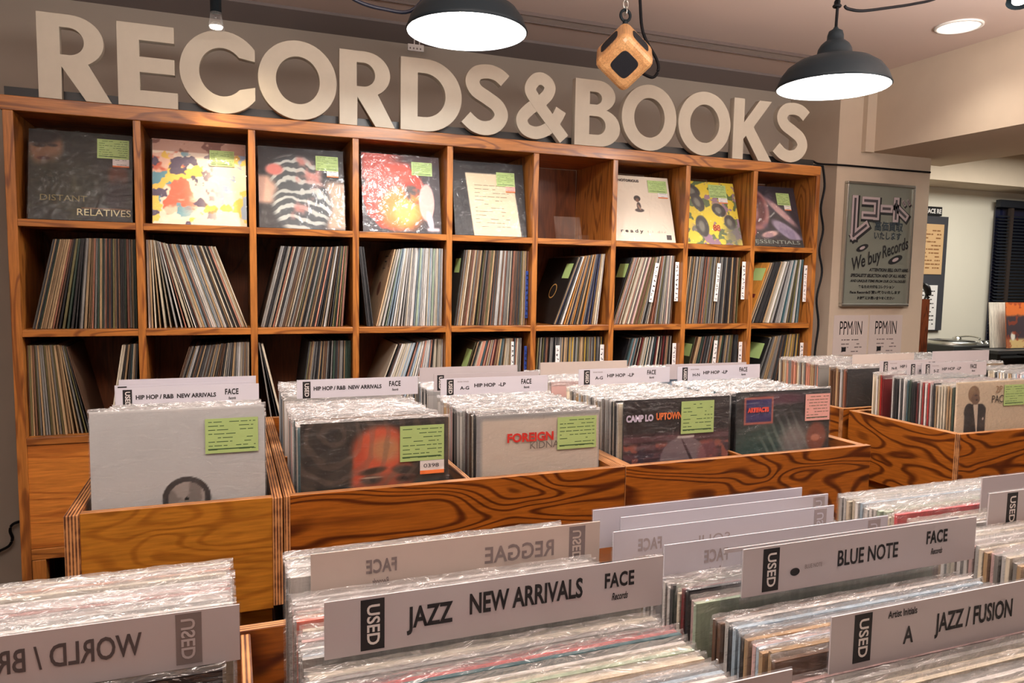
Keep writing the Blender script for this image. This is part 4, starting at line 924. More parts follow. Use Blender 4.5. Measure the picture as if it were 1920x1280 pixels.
# ------------------------------------------------------------------ genre strips standing in the bins
def card(x, y, zt, label, paper=None, wd=.315, ht=.345, sh=.048, phi=0.0, texts=(), yaw=0.0, tall=None):
    if y > -1.5: phi = -.02; y -= .0065
    g = G(); g.box(-wd / 2 - .001, wd / 2 + .001, .0006, .0016, 0, ht); o = g.build('divider_card', M_ACR2, o=(0, 0, 0)); o.location = (x, y, zt - ht); o.rotation_euler = (phi, 0, yaw)
    tag(o, label, 'divider', 'genre divider cards in the bins')
    g = G(); sh_ = tall or sh; g.box(-wd / 2, wd / 2, -.0008, .0005, ht - .001 - sh_, ht - .001); s_ = g.build('paper_strip', paper or M_PAPER, o, local=True)
    for kind, val, x_, z_, size, fit, opt in texts:
        xx = -wd / 2 + x_ * wd; zz = ht - .001 - z_ * sh
        m_ = opt.get('m', M_INK); yy = -.0012
        if kind == 't': text(val, size, (xx if not opt.get('mir') else xx, yy, zz), m_, s_, bold=opt.get('b', 0), fit=fit, mirror=opt.get('mir', False), shear=opt.get('sh', 0))
        elif kind == 'used':
            w_, h_ = .0195, .043
            g = G(); g.box(xx, xx + w_, -.0011, -.0008, zz - h_, zz); tb = g.build('used_tag', m_, s_, local=True)
            q = text('USED', .0145, (xx + w_ / 2, -.0014, zz - h_ * .5), opt.get('m2', M_PAPERTXT), tb, bold=.0003, align='CENTER'); q.rotation_euler = (0, PI / 2, 0)
            if opt.get('mir'): q.scale = (1, 1, -1)
        elif kind == 'logo':
            mm = -1 if opt.get('mir') else 1
            text('FACE', .019, (xx, yy, zz), m_, s_, bold=.0006, space=1.08, fit=.031, mirror=mm < 0); text('Records', .0095, (xx + mm * .008, yy, zz - .0155), m_, s_, bold=.0002, fit=.017, mirror=mm < 0, shear=.3)
        elif kind == 'dot':
            g = G(); n = 20; g.quad([(xx + .006 * math.cos(2 * PI * i / n), yy, zz + .004 * math.sin(2 * PI * i / n)) for i in range(n)]); g.build('emblem', m_, s_, local=True)
            text('BLUE NOTE', .006, (xx + .012, yy, zz + .0035), M_GHOST, s_, fit=.022)
    return o
M_ACR2 = plastic('card_plastic', body=.02, bumps=0, flap=False, rough=.05, gl=.8)
B1 = dict(b=.0005)
card(.886, -2.307, 1.287, 'genre strip reading JAZZ NEW ARRIVALS in the foreground', texts=[('used', '', .092, .05, 0, 0, {'m': M_INK}), ('t', 'JAZZ', .218, .50, .025, .040, dict(b=.0007)), ('t', 'NEW ARRIVALS', .385, .42, .025, .108, dict(b=.0007)), ('logo', '', .80, .36, 0, 0, {})])
card(.889, -2.173, 1.277, 'strip seen from behind with mirrored REGGAE, behind the jazz one', paper=M_PAPERB, texts=[('t', 'REGGAE', .825, .50, .025, .080, dict(b=.0004, mir=True, m=M_GHOST)), ('logo', '', .27, .42, 0, 0, dict(mir=True, m=M_GHOST)), ('used', '', .88, .05, 0, 0, dict(m=M_GHOST, m2=M_PAPERB, mir=True))])
card(.508, -2.254, 1.272, 'strip seen from behind with mirrored WORLD / BRAZIL, leftmost in the foreground', texts=[('t', 'WORLD / BRAZIL', .765, .46, .026, .135, dict(b=.0004, mir=True, m=mat('dim_ink', (84, 76, 78), .8))), ('used', '', .845, .03, 0, 0, dict(m=M_GHOST, m2=M_PAPER, mir=True))])
card(1.2755, -2.33, 1.292, 'genre strip with a small oval emblem, reading BLUE NOTE', texts=[('used', '', .075, .05, 0, 0, {}), ('dot', '', .20, .62, 0, 0, {}), ('t', 'BLUE NOTE', .37, .50, .023, .082, dict(b=.0004)), ('logo', '', .76, .34, 0, 0, {})])
card(1.262, -2.319, 1.290, 'plain clear divider directly behind the strip with the oval emblem', sh=.004)
card(1.285, -2.433, 1.270, 'genre strip reading JAZZ / FUSION at the lower right', sh=.05, texts=[('used', '', .080, .04, 0, 0, {}), ('t', 'Artist Initials', .20, .16, .009, .034, dict(b=.0002)), ('t', 'A', .262, .60, .022, .012, dict(b=.0004)), ('t', 'JAZZ / FUSION', .385, .50, .024, .100, dict(b=.0006))])
card(.889, -2.478, 1.263, 'grey strip cut off by the bottom edge of the picture', texts=[('t', 'JAZZ', .85, .5, .02, .03, {})])
card(1.222, -2.122, 1.272, 'rearmost white strip of the four seen from behind, near bin', paper=M_PAPERW, texts=[('t', 'FACE', .24, .5, .018, .03, dict(mir=True, m=M_GHOST2))])
card(1.250, -2.140, 1.266, 'second of the four white strips seen from behind, near bin', paper=M_PAPERW, texts=[('t', 'FACE', .24, .5, .018, .03, dict(mir=True, m=M_GHOST2)), ('used', '', .92, .05, 0, 0, dict(m=M_GHOST2, m2=M_PAPERW, mir=True))])
card(1.214, -2.187, 1.268, 'third of the four white strips seen from behind, near bin', paper=M_PAPERW, texts=[('logo', '', .20, .4, 0, 0, dict(mir=True, m=M_GHOST2)), ('t', 'SOUL', .50, .5, .02, .05, dict(mir=True, m=M_GHOST2)), ('used', '', .90, .05, 0, 0, dict(m=M_GHOST2, m2=M_PAPERW, mir=True))])
card(1.246, -2.240, 1.268, 'nearest of the four white strips seen from behind, near bin', paper=M_PAPERW, texts=[('logo', '', .26, .4, 0, 0, dict(mir=True, m=M_GHOST2)), ('used', '', .90, .05, 0, 0, dict(m=M_GHOST2, m2=M_PAPERW, mir=True))])
card(1.7615, -2.210, 1.290, 'blank strip behind the rightmost strip with a black tag', paper=M_PAPER)
card(1.7155, -2.254, 1.285, 'rightmost foreground strip with a black tag at its left end', texts=[('used', '', .105, .05, 0, 0, {}), ('t', 'JAZZ', .30, .5, .024, .04, dict(b=.0005))])
# middle row strips
HN = [('used', '', .045, .10, 0, 0, {}), ('t', 'HIP HOP / R&B  NEW ARRIVALS', .13, .50, .014, .175, dict(b=.0005)), ('logo', '', .75, .38, 0, 0, {})]
HA = lambda s_: [('used', '', .055, .06, 0, 0, {}), ('t', 'Artist Initials', .15, .20, .006, .032, dict(m=M_GHOST)), ('t', s_, .175, .58, .013, .026, dict(b=.0003)), ('t', 'HIP HOP  -LP', .30, .46, .014, .092, dict(b=.0004)), ('logo', '', .74, .34, 0, 0, {})]
card(.570, -.975, 1.275, 'leftmost middle row strip reading HIP HOP / R&B NEW ARRIVALS', texts=HN, paper=M_PAPERW)
card(.566, -.890, 1.283, 'blank strip behind the leftmost middle row strip', paper=M_PAPERW)
card(.562, -.930, 1.275, 'strip edge showing left of the leftmost middle row strip', paper=M_PAPERW, texts=[('used', '', .02, .06, 0, 0, {})])
card(.9775, -.955, 1.277, 'second middle row strip reading HIP HOP / R&B NEW ARRIVALS', texts=HN, paper=M_PAPERW)
card(1.3475, -.985, 1.272, 'third middle row strip reading A-G HIP HOP -LP', texts=HA('A-G'), paper=M_PAPERW)
card(1.345, -.925, 1.276, 'strip with a black tag corner behind the third middle row strip', texts=[('used', '', .03, .05, 0, 0, {})])
card(1.350, -.740, 1.272, 'blank rear strip furthest back over the third middle bin')
card(1.744, -.740, 1.277, 'tall beige card furthest back between the third and fourth strips', paper=M_PAPERB, tall=.13)
card(1.7845, -.935, 1.278, 'fourth middle row strip reading A-G HIP HOP -LP', texts=HA('A-G'), paper=M_PAPERW)
card(2.119, -.880, 1.277, 'blank strip behind the fifth middle row strip')
card(2.1215, -.945, 1.278, 'fifth middle row strip reading H-N HIP HOP -LP', texts=HA('H-N'), paper=M_PAPERW)
card(3.02, -.760, 1.276, 'blank pale strip furthest back over the far right bin', paper=M_PAPERB, tall=.10)
card(2.945, -.955, 1.276, 'rear right strip reading N-R HIP HOP -LP', texts=HA('N-R'))
card(2.99, -1.028, 1.275, 'middle right strip mostly hidden, showing two black tags', texts=HA('R-S'))
card(3.04, -1.044, 1.275, 'front right strip reading S-Z HIP HOP -LP', texts=HA('S-Z'))
card(3.385, -.80, 1.285, 'blank card at the right edge in front of the turntable', paper=M_PAPER, tall=.09)

# ------------------------------------------------------------------ pendants, speaker, spotlights, cables
M_SHADEIN = mat('white_enamel', (245, 244, 240), .5)
def pendant(loc, label, power, tilt=(0, 0, 0), ceil=2.70):
    t = thing('pendant_lamp', label, 'pendant lamp', loc, 'black dome pendant lamps'); t.rotation_euler = tilt
    g = G(); outer = [(.180, 0), (.184, .004), (.180, .012), (.170, .038), (.150, .065), (.120, .086), (.085, .098), (.062, .103), (.056, .112), (.053, .128), (.045, .142), (.034, .152), (.027, .156), (.026, .172), (.022, .186), (.010, .193), (.006, .200)]
    g.lathe(outer, n=56); g.build('lamp_shade', M_BLACKM, t, local=True, smooth=True)
    g = G(); g.lathe([(.1795, .001), (.176, .012), (.166, .036), (.146, .061), (.116, .081), (.08, .092), (.03, .096), (.001, .097)], n=56); g.build('shade_lining', M_SHADEIN, t, local=True, smooth=True)
    g = G(); g.lathe([(.001, -.030), (.020, -.025), (.034, -.006), (.040, .026), (.034, .046), (.022, .062), (.016, .090)], n=28); g.build('bulb', M_GLOWW, t, local=True, smooth=True)
    g = G(); g.tube([(0, 0, .199), (.002, 0, .26), (0, 0, .33), (0, 0, ceil - loc[2])], .0048, 8); g.build('cord', M_CABLE, t, local=True, smooth=True)
    g = G(); g.lathe([(.001, ceil - loc[2] - .028), (.045, ceil - loc[2] - .026), (.05, ceil - loc[2] - .001)], n=24); g.build('ceiling_rose', M_BLACKM, t, local=True, smooth=True)
    g = G(); g.ring((0, 0, .268), .010, .005, 'Z', 14, 6); g.ring((0, 0, .280), .008, .005, 'X', 14, 6); g.build('cord_knot', M_CABLE, t, local=True, smooth=True)
    d = bpy.data.lights.new('pendant_light', 'SPOT'); d.energy = power; d.color = (1.0, .95, .90); d.shadow_soft_size = .04; d.spot_size = math.radians(158); d.spot_blend = .35
    o = link('pendant_light', d, None, (loc[0], loc[1], loc[2] - .055))
    d = bpy.data.lights.new('pendant_inner', 'POINT'); d.energy = 7; d.color = (1.0, .97, .94); d.shadow_soft_size = .02
    o = link('pendant_inner', d, None, (loc[0] + .085, loc[1], loc[2] + .028)); o2 = link('pendant_inner', d, None, (loc[0] - .085, loc[1] - .02, loc[2] + .028))
    return t
pendant((1.346, -.687, 2.278), 'black dome pendant lamp at the top centre, above the letters R and D', 34)
pendant((2.584, -.879, 2.202), 'black dome pendant lamp at the right, in front of the beam', 34)
def cable(pts, r, label, name='cable', m=None, sp=6, cat='cable'):
    g = G(); g.tube(pts, r, 6, smooth_path=sp); return tag(g.build(name, m or M_CABLE, o=pts[0], smooth=True), label, cat)
cable([(2.606, -.89, 2.470), (2.622, -.89, 2.463), (2.675, -.90, 2.461), (2.793, -.90, 2.488), (2.915, -.89, 2.521), (3.052, -.88, 2.568), (3.30, -.88, 2.695)], .005, 'black cable swagging right from the cord of the right hand pendant', 'hanging_cable')
cable([(.72, -.6, 2.695), (.93, -.6, 2.42), (.998, -.6, 2.372), (1.045, -.6, 2.351), (1.109, -.6, 2.343), (1.191, -.6, 2.348), (1.25, -.60, 2.42), (1.30, -.60, 2.55), (1.31, -.60, 2.695)], .006, 'dark blue cable swagging left from the top centre pendant', 'hanging_cable', mat('blue_black_rubber', (26, 32, 50), .4))
cable([(2.030, -.5, 2.697), (2.047, -.5, 2.55), (2.059, -.5, 2.447), (2.083, -.5, 2.395), (2.123, -.5, 2.343), (2.133, -.5, 2.307), (2.112, -.5, 2.276), (2.060, -.505, 2.285)], .0055, 'black cable looping into the side of the hanging wooden speaker', 'hanging_cable')
cable([(3.31, .30, 2.128), (3.40, .30, 2.165), (3.569, .30, 2.186), (3.616, .315, 2.194), (3.664, .315, 2.184), (3.857, .322, 2.190), (4.168, .322, 2.191), (4.49, .322, 2.193)], .0055, 'thin black cable running across the pillar from the shelf top', 'wall_cable')
cable([(3.36, .03, 2.118), (3.40, .02, 2.116), (3.409, .02, 2.106), (3.425, .02, 2.017), (3.409, .02, 1.911), (3.430, .02, 1.807), (3.413, .02, 1.702), (3.437, .02, 1.596), (3.412, .02, 1.463), (3.432, .02, 1.329), (3.417, .02, 1.14), (3.42, .02, .60), (3.43, .02, .006)], .0055, 'black cable hanging down the right end of the shelf', 'wall_cable')
cable([(-.60, .69, .006), (-.42, .69, .20), (-.275, .69, .351), (-.256, .69, .362), (-.221, .69, .381), (-.208, .69, .412), (-.215, .69, .447), (-.198, .69, .476), (-.12, .69, .49)], .006, 'black cable behind the left end of the shelf, low on the wall', 'wall_cable')

# wooden cube speaker hung by one corner
sp_c = (1.976, -.527, 2.325)
SP = thing('cube_speaker', 'pale wooden cube speaker hanging by a corner from a chain', 'speaker', sp_c)
A_ = .152
z_ = Vector((1, 1, 1)).normalized()
R1 = z_.rotation_difference(Vector((0, 0, 1))).to_matrix().to_4x4()
fn = (R1 @ Vector((-1, 0, 0))); want = Vector((.661 - 1.976, -2.891 + .527, 0)); yaw_ = math.atan2(want.y, want.x) - math.atan2(fn.y, fn.x) + .02
SP.matrix_world = Matrix.Translation(sp_c) @ Matrix.Rotation(yaw_, 4, 'Z') @ R1
bm_ = G(); h_ = A_ / 2; bm_.box(-h_, h_, -h_, h_, -h_, h_)
M_SPK = wood('beech_wood', (214, 164, 110), (186, 132, 82), 'X', rings=3, amount=.5, knots=False)
ob = bm_.build('cabinet', M_SPK, SP, local=True); bv = ob.modifiers.new('bevel', 'BEVEL'); bv.width = .024; bv.segments = 3
GRM = mat('speaker_grille', (16, 20, 30), .8, grain=.5, gscale=240)
for ax in range(3):
    for sg in (-1, 1):
        g = G(); q = []; r_ = .040
        for k in range(32):
            a_ = 2 * PI * k / 32; c_, s_ = math.cos(a_), math.sin(a_); e_ = .45
            q.append((r_ * math.copysign(abs(c_) ** e_, c_), r_ * math.copysign(abs(s_) ** e_, s_)))
        for dd in (h_ - .002, h_ + .0022):
            for (u, v_) in q:
                k_ = 1.0 if dd < h_ else .95; p = [0, 0, 0]; p[ax] = sg * dd; p[(ax + 1) % 3] = u * k_; p[(ax + 2) % 3] = v_ * k_; g.v.append(tuple(p))
        for k in range(32): f_ = (k, (k + 1) % 32, 32 + (k + 1) % 32, 32 + k); g.f.append(f_ if sg > 0 else f_[::-1]); g.m.append(0)
        f_ = tuple(range(32, 64)); g.f.append(f_ if sg > 0 else f_[::-1]); g.m.append(0)
        g.build('grille', GRM, SP, local=True)
top = SP.matrix_world @ Vector((h_ - .012, h_ - .012, h_ - .012))
g = G(); g.tube([(0, 0, -.012), (0, 0, .014)], .009, 12); g.ring((0, 0, .030), .019, .0052, 'Y', 24, 8)
ey = g.build('eye_bolt', M_BLACKM, None, o=(0, 0, 0), smooth=True); ey.parent = SP; ey.matrix_parent_inverse = SP.matrix_world.inverted(); ey.location = top
ch = thing('hanging_chain', 'steel chain between the ceiling and the wooden speaker', 'chain', (top.x, top.y, top.z + .03))
z = top.z + .045; k = 0
while z < 2.69:
    g = G(); g.ring((top.x, top.y, z), .0095, .0024, 'Y' if k % 2 else 'X', 16, 6, sz=1.55); g.build('link', M_SILVER, ch, smooth=True); z += .0235; k += 1

# slim spotlight aimed at the second cell
t = thing('spotlight', 'slim black tube spotlight hanging above the letter C', 'spotlight', (.637, -.226, 2.33))
g = G(); g.tube([(.637, -.226, 2.70), (.637, -.226, 2.385)], .0175, 20); g.build('tube', M_BLACKM, t, smooth=True)
g = G(); g.lathe([(.0172, .055), (.0185, .04), (.023, .018), (.026, .002), (.024, .002), (.017, .05)], (.637, -.226, 2.33), 24); g.build('glass_rim', M_ACR2, t, smooth=True)
g = G(); g.lathe([(.001, .006), (.019, .006), (.021, .012), (.001, .014)], (.637, -.226, 2.33), 24); g.build('lens', mat('lens_glow', (255, 240, 220), .5, emit=6.0), t, smooth=True)
def spot(loc, target, power, col, size, blend, rad=.02):
    d = bpy.data.lights.new('spot_light', 'SPOT'); d.energy = power; d.color = col; d.spot_size = math.radians(size); d.spot_blend = blend; d.shadow_soft_size = rad
    o = link('spot_light', d, None, loc); o.rotation_euler = (Vector(target) - Vector(loc)).to_track_quat('-Z', 'Y').to_euler(); return o
spot((.637, -.226, 2.318), (.62, .06, 1.71), 24, (1.0, .78, .50), 52, .9)
spot((.637, -.226, 2.317), (.90, .10, 1.70), 4, (1.0, .80, .55), 110, 1.0)

# recessed downlight and small black spotlight on the right
g = G(); g.lathe([(.098, 0), (.098, -.006), (.086, -.008), (.084, .0)], (3.735, -.409, 2.699), 36)
t = thing('downlight', 'round recessed ceiling light at the upper right', 'ceiling light', (3.735, -.409, 2.699)); g.build('trim_ring', M_SHADEIN, t, smooth=True)
g = G(); g.lathe([(.001, -.002), (.084, -.002)], (3.735, -.409, 2.699), 36); g.build('diffuser', mat('downlight_glow', (255, 246, 232), .5, emit=5.0), t)
spot((3.735, -.409, 2.685), (3.735, -.409, 0), 16, (1.0, .90, .78), 130, .8, .08)
t = thing('spotlight', 'small black ceiling spotlight cut off at the top right corner', 'spotlight', (3.02, -1.2, 2.43))
g = G(); g.tube([(3.022, -1.2, 2.70), (3.022, -1.2, 2.52)], .008, 10); g.build('stem', M_BLACKM, t, smooth=True)
g = G(); g.tube([(3.03, -1.19, 2.53), (3.0, -1.21, 2.435)], [.028, .038], 20, cap=False); g.build('head', M_BLACKM, t, smooth=True)
g = G(); g.tube([(3.002, -1.208, 2.443), (3.001, -1.209, 2.440)], [.022, .022], 20); g.build('lens', MATS['lens_glow'], t, smooth=True)
# ceiling rail and bracket
t = thing('ceiling_rail', 'flat pale rail fixed along the ceiling above the letters', 'rail', (2.3, .25, 2.69))
g = G(); g.box(.9, 3.80, .205, .285, 2.690, 2.6995); g.build('track', mat('rail_paint', (188, 176, 170), .6), t)
for y in (.2, .285): g = G(); g.box(.9, 3.80, y, y + .005, 2.684, 2.6995); g.build('lip', mat('rail_lip', (112, 98, 94), .6), t)
t = thing('ceiling_bracket', 'thin white bracket with a small box beside the top centre pendant', 'bracket', (1.485, .55, 2.60))
g = G(); g.box(1.476, 1.480, .548, .552, 2.60, 2.699); g.box(1.500, 1.504, .548, .552, 2.60, 2.699); g.build('rods', M_WHITE, t)
g = G(); g.box(1.447, 1.522, .545, .556, 2.575, 2.605); g.build('box', M_WHITE, t, bevel=.001)
g = G(); [g.box(1.455 + .016 * k, 1.461 + .016 * k, .5445, .5449, 2.582, 2.590) for k in range(4)]; g.build('marks', M_GREY, t)

# ------------------------------------------------------------------ pillar: metal sign and two posters
SX0, SX1, SZ0, SZ1, SY = 3.860, 4.366, 1.412, 2.106, .329
t = thing('wall_sign', 'silver framed mirror-like sign with black Japanese lettering on the pillar', 'sign', (4.113, SY, 1.76))
msign, nt, b = new_mat('sign_mirror'); b.inputs['Base Color'].default_value = (*lin((150, 156, 146)), 1); b.inputs['Metallic'].default_value = .30; b.inputs['Roughness'].default_value = .28
g = G(); g.box(SX0 + .012, SX1 - .012, SY - .016, SY - .001, SZ0 + .012, SZ1 - .012); g.build('panel', msign, t)
g = G(); g.box(SX0, SX1, SY - .026, SY - .001, SZ0, SZ0 + .016); g.build('frame', M_SILVER, t, bevel=.003)
for a_, b__, c_, d_ in [(SX0, SX1, SZ1 - .014, SZ1), (SX0, SX0 + .013, SZ0 + .0165, SZ1 - .0145), (SX1 - .013, SX1, SZ0 + .0165, SZ1 - .0145)]:
    g = G(); g.box(a_, b__, SY - .026, SY - .001, c_, d_); g.build('frame', M_SILVER, t, bevel=.003)
pn = t
def SP_(u, v): return (SX0 + u * (SX1 - SX0), SZ1 - v * (SZ1 - SZ0))
def stroke2(pts, wd, m, dy, off=(0, 0), name='lettering'):
    g = G()
    for i in range(len(pts) - 1):
        x0, z0 = SP_(*pts[i]); x1, z1 = SP_(*pts[i + 1]); d = Vector((x1 - x0, 0, z1 - z0)); L_ = d.length; d.normalize(); n = Vector((-d.z, 0, d.x)) * wd / 2; e = d * wd / 2
        P_ = [Vector((x0, 0, z0)) - e - n, Vector((x1, 0, z1)) + e - n, Vector((x1, 0, z1)) + e + n, Vector((x0, 0, z0)) - e + n]
        q = [(p.x + off[0], SY - .0165 - dy - i * .00005, p.z + off[1]) for p in P_]
        g.quad(q)
    return g
KA = [[(.13, .14), (.13, .43), (.30, .345)], [(.27, .145), (.445, .145), (.445, .265)], [(.27, .262), (.445, .262)], [(.545, .20), (.64, .20)], [(.735, .135), (.735, .275)], [(.735, .185), (.88, .255)], [(.835, .135), (.862, .160)], [(.905, .125), (.932, .150)]]
M_SIGNP = mat('sign_pink_grey', (186, 172, 176), .5)
for i, q in enumerate(KA):
    wd = .043 if i < 6 else .016
    stroke2(q, wd * 1.35, M_INK, .0002, (.006, -.007)).build('lettering', M_INK, t); stroke2(q, wd, M_SIGNP, .0006).build('lettering', M_SIGNP, t); stroke2(q, wd * .35, M_INK, .0010).build('lettering', mat('sign_dark_line', (66, 60, 66), .5), t)
def stext(s_, u, v, size, fit, m=M_INK, rot=0, sh=0, b_=.0014, al='CENTER'):
    x, z = SP_(u, v); return text(s_, size, (x - 4.113, -.0175, z - 1.76), m, t, bold=b_, align=al, fit=fit, rot=rot, shear=sh)
stext('高価買取', .64, .350, .056, .215, mat('navy_ink', (34, 50, 62), .5)); stext('いたします', .63, .425, .046, .205, mat('navy_ink', (34, 50, 62), .5))
for u, v, rx in [(.27, .525, .046), (.77, .612, .056)]:
    x, z = SP_(u, v)
    for rr_, m_, dy in [(1, M_INK, .0003), (.45, M_SIGNP, .0006)]:
        g = G(); g.quad([(x + rr_ * (rx * math.cos(2 * PI * i / 28) * math.cos(.35) - rx * .38 * math.sin(2 * PI * i / 28) * math.sin(.35)), SY - .0165 - dy, z + rr_ * (rx * math.cos(2 * PI * i / 28) * math.sin(.35) + rx * .38 * math.sin(2 * PI * i / 28) * math.cos(.35))) for i in range(28)]); g.build('disc_emblem', m_, t)
stext('We buy', .32, .625, .10, .22, rot=-.30, sh=.4, b_=.002); stext('Records', .745, .520, .095, .21, rot=-.30, sh=.4, b_=.002)
for i, (s_, fit, u) in enumerate([('ATTENTION: SELL OUT? MAIL', .30, .68), ("SPECIALISTS' SELECTION AND OF ALL MUSIC", .42, .53), ('AND UNIQUE ITEMS FROM OUR CATALOGUES', .42, .53), ('あなたの大切なコレクション', .27, .51), ('Face Recordsが買い取りいたします', .38, .50), ('お気軽にお問い合わせください', .28, .51)]):
    stext(s_, u, [.700, .748, .792, .840, .885, .932][i], .024 if i < 2 else .019, fit, b_=.0012 if i < 2 else .0008, sh=.3 if i < 3 else 0)
for (x0, x1, lb) in [(3.836, 4.088, 'left one of the two hand-lettered posters under the silver sign'), (4.100, 4.352, 'right one of the two hand-lettered posters under the silver sign')]:
    g = G(); g.box(x0, x1, .3275, .3295, 1.135, 1.362); po = g.build('poster', mat('poster_paper', (206, 194, 190), .8), o=((x0 + x1) / 2, .329, 1.25)); tag(po, lb, 'poster', 'posters under the silver sign')
    q = text('PPM/IN', .075, (0, -.0022, .035), M_INK, po, align='CENTER', fit=.165); q.scale = (q.scale[0], 1, 1.5)
    g = lines_mesh(.15, .03, 2, 3, y=-.0022, th=.006); o_ = g.build('lettering', M_GHOST, po, local=True); o_.location = (0, 0, -.055)
    g = lines_mesh(.17, .03, 2, 4, y=-.0022, th=.006); o_ = g.build('lettering', M_GHOST, po, local=True); o_.location = (.01, 0, -.098)
    g = G(); g.box(-.062, -.030, -.0024, -.002, -.095, -.070); g.build('drawing', M_INK, po, local=True)

# ------------------------------------------------------------------ the room behind the pillar
t = thing('wall_board', 'black wall board holding a kraft paper menu and a white sheet', 'board', (6.08, 1.60, 1.66))
g = G(); g.box(5.90, 6.245, 1.592, 1.618, 1.16, 2.10); g.build('panel', mat('charcoal_board', (60, 60, 66), .6), t)
g = G(); g.box(5.88, 6.195, 1.586, 1.5915, 1.625, 2.035); k_ = g.build('kraft_menu', mat('kraft_paper', (206, 168, 122), .8), t)
g = lines_mesh(.27, .38, 11, 31, y=0, th=.010); o_ = g.build('lettering', mat('brown_ink', (140, 96, 56), .8), k_, local=True); o_.location = (6.045 - 6.08, -.0155, 1.64 - 1.66)
g = G(); g.box(5.93, 6.165, 1.586, 1.5915, 1.165, 1.535); k_ = g.build('white_sheet', M_WHITE, t)
g = lines_mesh(.20, .34, 9, 33, y=0, th=.008); o_ = g.build('lettering', M_INK, k_, local=True); o_.location = (6.045 - 6.08, -.0155, 1.18 - 1.66)
t = thing('name_plate', 'small black plate with white letters above the black wall board', 'sign', (6.08, 1.60, 2.14))
g = G(); g.box(5.98, 6.175, 1.600, 1.6185, 2.104, 2.178); g.build('plate', M_BLACK, t); text('FACE RE', .05, (0, -.001, 0), M_PAPERTXT, t, align='CENTER', bold=.002, fit=.17)
g = G(); g.box(6.80, 8.6, 1.595, 1.605, .95, 2.22); m_ = mat('night_glass', (30, 34, 60), .08, coat=.6); struct(g.build('window_1', m_))
t = thing('window_blind', 'dark slatted blind over the window of the back room', 'blind', (7.6, 1.55, 1.6))
M_BL = mat('blind_slat', (34, 38, 46), .5)
for (xa, xb) in ((6.77, 6.90), (6.935, 8.6)):
    for k in range(42):
        z = 1.0 + k * .0275; g = G(); g.obox([(xa, 1.535, z - .006), (xb, 1.535, z - .006), (xb, 1.555, z + .008), (xa, 1.555, z + .008), (xa, 1.535, z - .0045), (xb, 1.535, z - .0045), (xb, 1.555, z + .0095), (xa, 1.555, z + .0095)]); g.build('slat', M_BL, t)
g = G(); g.box(6.76, 8.6, 1.53, 1.57, 2.205, 2.265); g.build('head_rail', M_BL, t)
g = G(); g.box(6.90, 6.935, 1.53, 1.56, .97, 2.20); g.build('edge_rail', mat('brown_metal', (58, 48, 44), .5), t)
t = thing('wooden_post', 'reddish wooden board standing upright behind the pillar', 'post', (5.20, .9, 0))
g = G(); g.box(5.155, 5.232, .88, .92, 0, 1.44); g.build('board', wood('dark_red_wood', (110, 52, 26), (60, 26, 14), 'Z'), t)
g = G(); g.tube([(5.21, .9, 1.435), (5.235, .9, 1.47), (5.215, .9, 1.52), (5.18, .9, 1.545)], [.012, .02, .024, .010], 10, smooth_path=3); tag(g.build('clip_lamp', M_BLACK, o=(5.21, .9, 1.44), smooth=True), 'black clip lamp head on top of the reddish wooden board', 'lamp')
t = thing('counter', 'black counter in the back room', 'counter', (6.3, 1.0, 0))
g = G(); g.box(5.30, 8.4, .72, 1.30, 1.0, 1.03); g.build('worktop', M_BLACK, t, bevel=.004); g = G(); g.box(5.34, 8.36, .76, 1.28, 0.08, 1.0); g.build('body', mat('counter_black', (26, 26, 28), .5), t); g = G(); g.box(5.38, 8.3, .80, 1.25, 0, .08); g.build('plinth', M_BLACK, t)
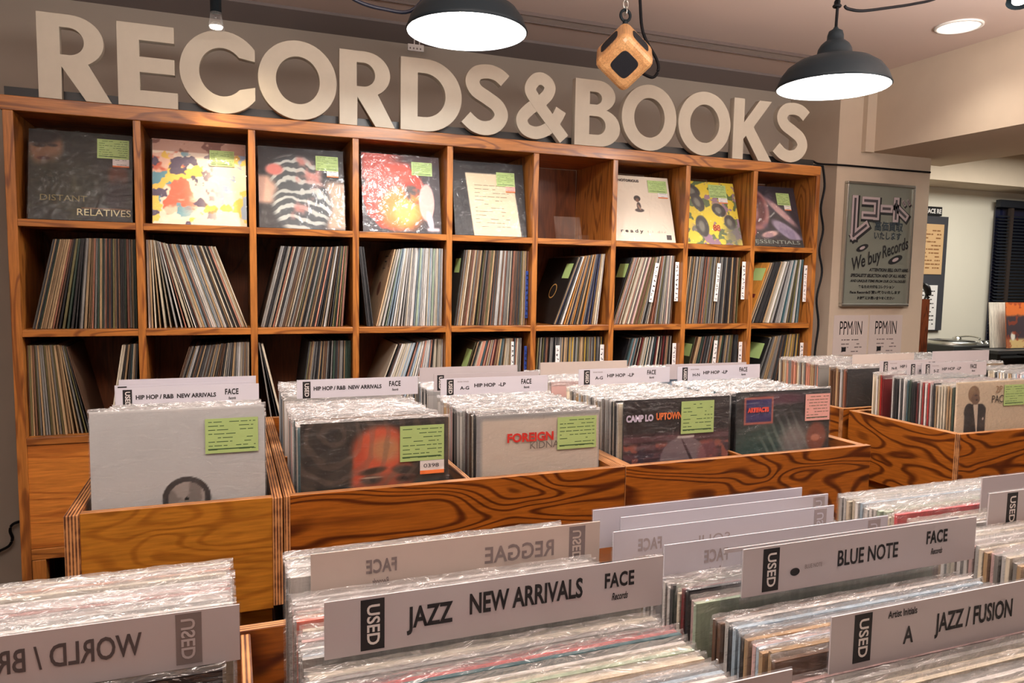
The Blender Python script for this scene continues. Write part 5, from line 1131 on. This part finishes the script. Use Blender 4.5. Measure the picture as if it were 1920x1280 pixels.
for (tx, lb) in [(5.62, 'turntable at the left end of the black counter'), (6.35, 'turntable at the right on the black counter')]:
    t = thing('turntable', lb, 'turntable', (tx, .98, 1.03), 'turntables on the counter')
    g = G(); g.box(tx - .225, tx + .225, .80, 1.15, 1.05, 1.115); g.build('plinth', mat('dark_grey_metal', (72, 74, 76), .4, metal=.5), t, bevel=.006)
    for sx in (-1, 1):
        for sy in (-1, 1): g = G(); g.lathe([(.022, 0), (.024, .018), (.018, .021)], (tx + sx * .18, .975 + sy * .13, 1.03), 16); g.build('foot', M_BLACK, t, smooth=True)
    g = G(); g.lathe([(.165, .0), (.166, .018), (.155, .022), (.001, .022)], (tx - .035, .975, 1.115), 40); g.build('platter', M_SILVER, t, smooth=True)
    g = G(); g.lathe([(.150, .0222), (.150, .0245), (.001, .0245)], (tx - .035, .975, 1.115), 40); g.build('record', mat('vinyl', (14, 14, 16), .25), t, smooth=True)
    g = G(); g.tube([(tx + .17, 1.09, 1.15), (tx + .175, 1.0, 1.165), (tx + .15, .90, 1.16), (tx + .10, .86, 1.148)], .006, 8, smooth_path=4); g.lathe([(.03, 0), (.03, .03), (.012, .04)], (tx + .17, 1.09, 1.115), 18); g.build('tonearm', M_SILVER, t, smooth=True)
t = thing('mixer', 'small black mixer between the two turntables', 'mixer', (5.985, .98, 1.03))
g = G(); g.box(5.87, 6.10, .84, 1.14, 1.031, 1.10); g.build('body', M_BLACK, t, bevel=.004)
for i in range(4):
    for j in range(3): g = G(); g.lathe([(.010, 0), (.009, .016), (.001, .017)], (5.90 + i * .055, .88 + j * .09, 1.10), 12); g.build('knob', M_SILVER, t, smooth=True)
# two records standing on the counter at the right edge
def plain_record(x, y, z, label, colr, art=None, yaw=0.0):
    o = link('standing_record', card_mesh(.005), None, (x, y, z)); o.color = (*lin(colr), 1); o.rotation_euler = (-.10, 0, yaw); tag(o, label, 'record')
    if art: art.obj('artwork', .315, .315, o, (0, -.0006, 0))
    return o
a = Art(80, 80, (214, 110, 50)); U, V = a.U, a.V
a.put(1 - sm(.66, .74, V + .1 * (fbm(U, V, 8, 3) - .5)), (64, 52, 58)); a.put((1 - sm(.16, .24, V)), (206, 176, 120)); a.put(ell(U, V, .2, .26, .07, .09, .3), (220, 214, 200)); a.put(.7 * sm(.56, .64, fbm(U, V, 9, 8)), (150, 60, 36))
plain_record(5.80, .60, 1.115, 'orange and dark record cover standing at the right edge', (206, 110, 60), a)
plain_record(5.72, .66, 1.113, 'white record sleeve standing behind the orange cover', (224, 218, 204))
g = G(); g.box(5.45, 6.3, .52, .715, 1.085, 1.107); t = thing('side_ledge', 'grey ledge in front of the black counter', 'ledge', (5.9, .62, 0)); g.build('ledge_board', mat('grey_metal', (60, 62, 64), .4, metal=.3), t)
g = G(); g.box(5.5, 5.53, .56, .70, 0, 1.085); g.build('leg', M_BLACK, t); g = G(); g.box(6.2, 6.23, .56, .70, 0, 1.085); g.build('leg', M_BLACK, t)
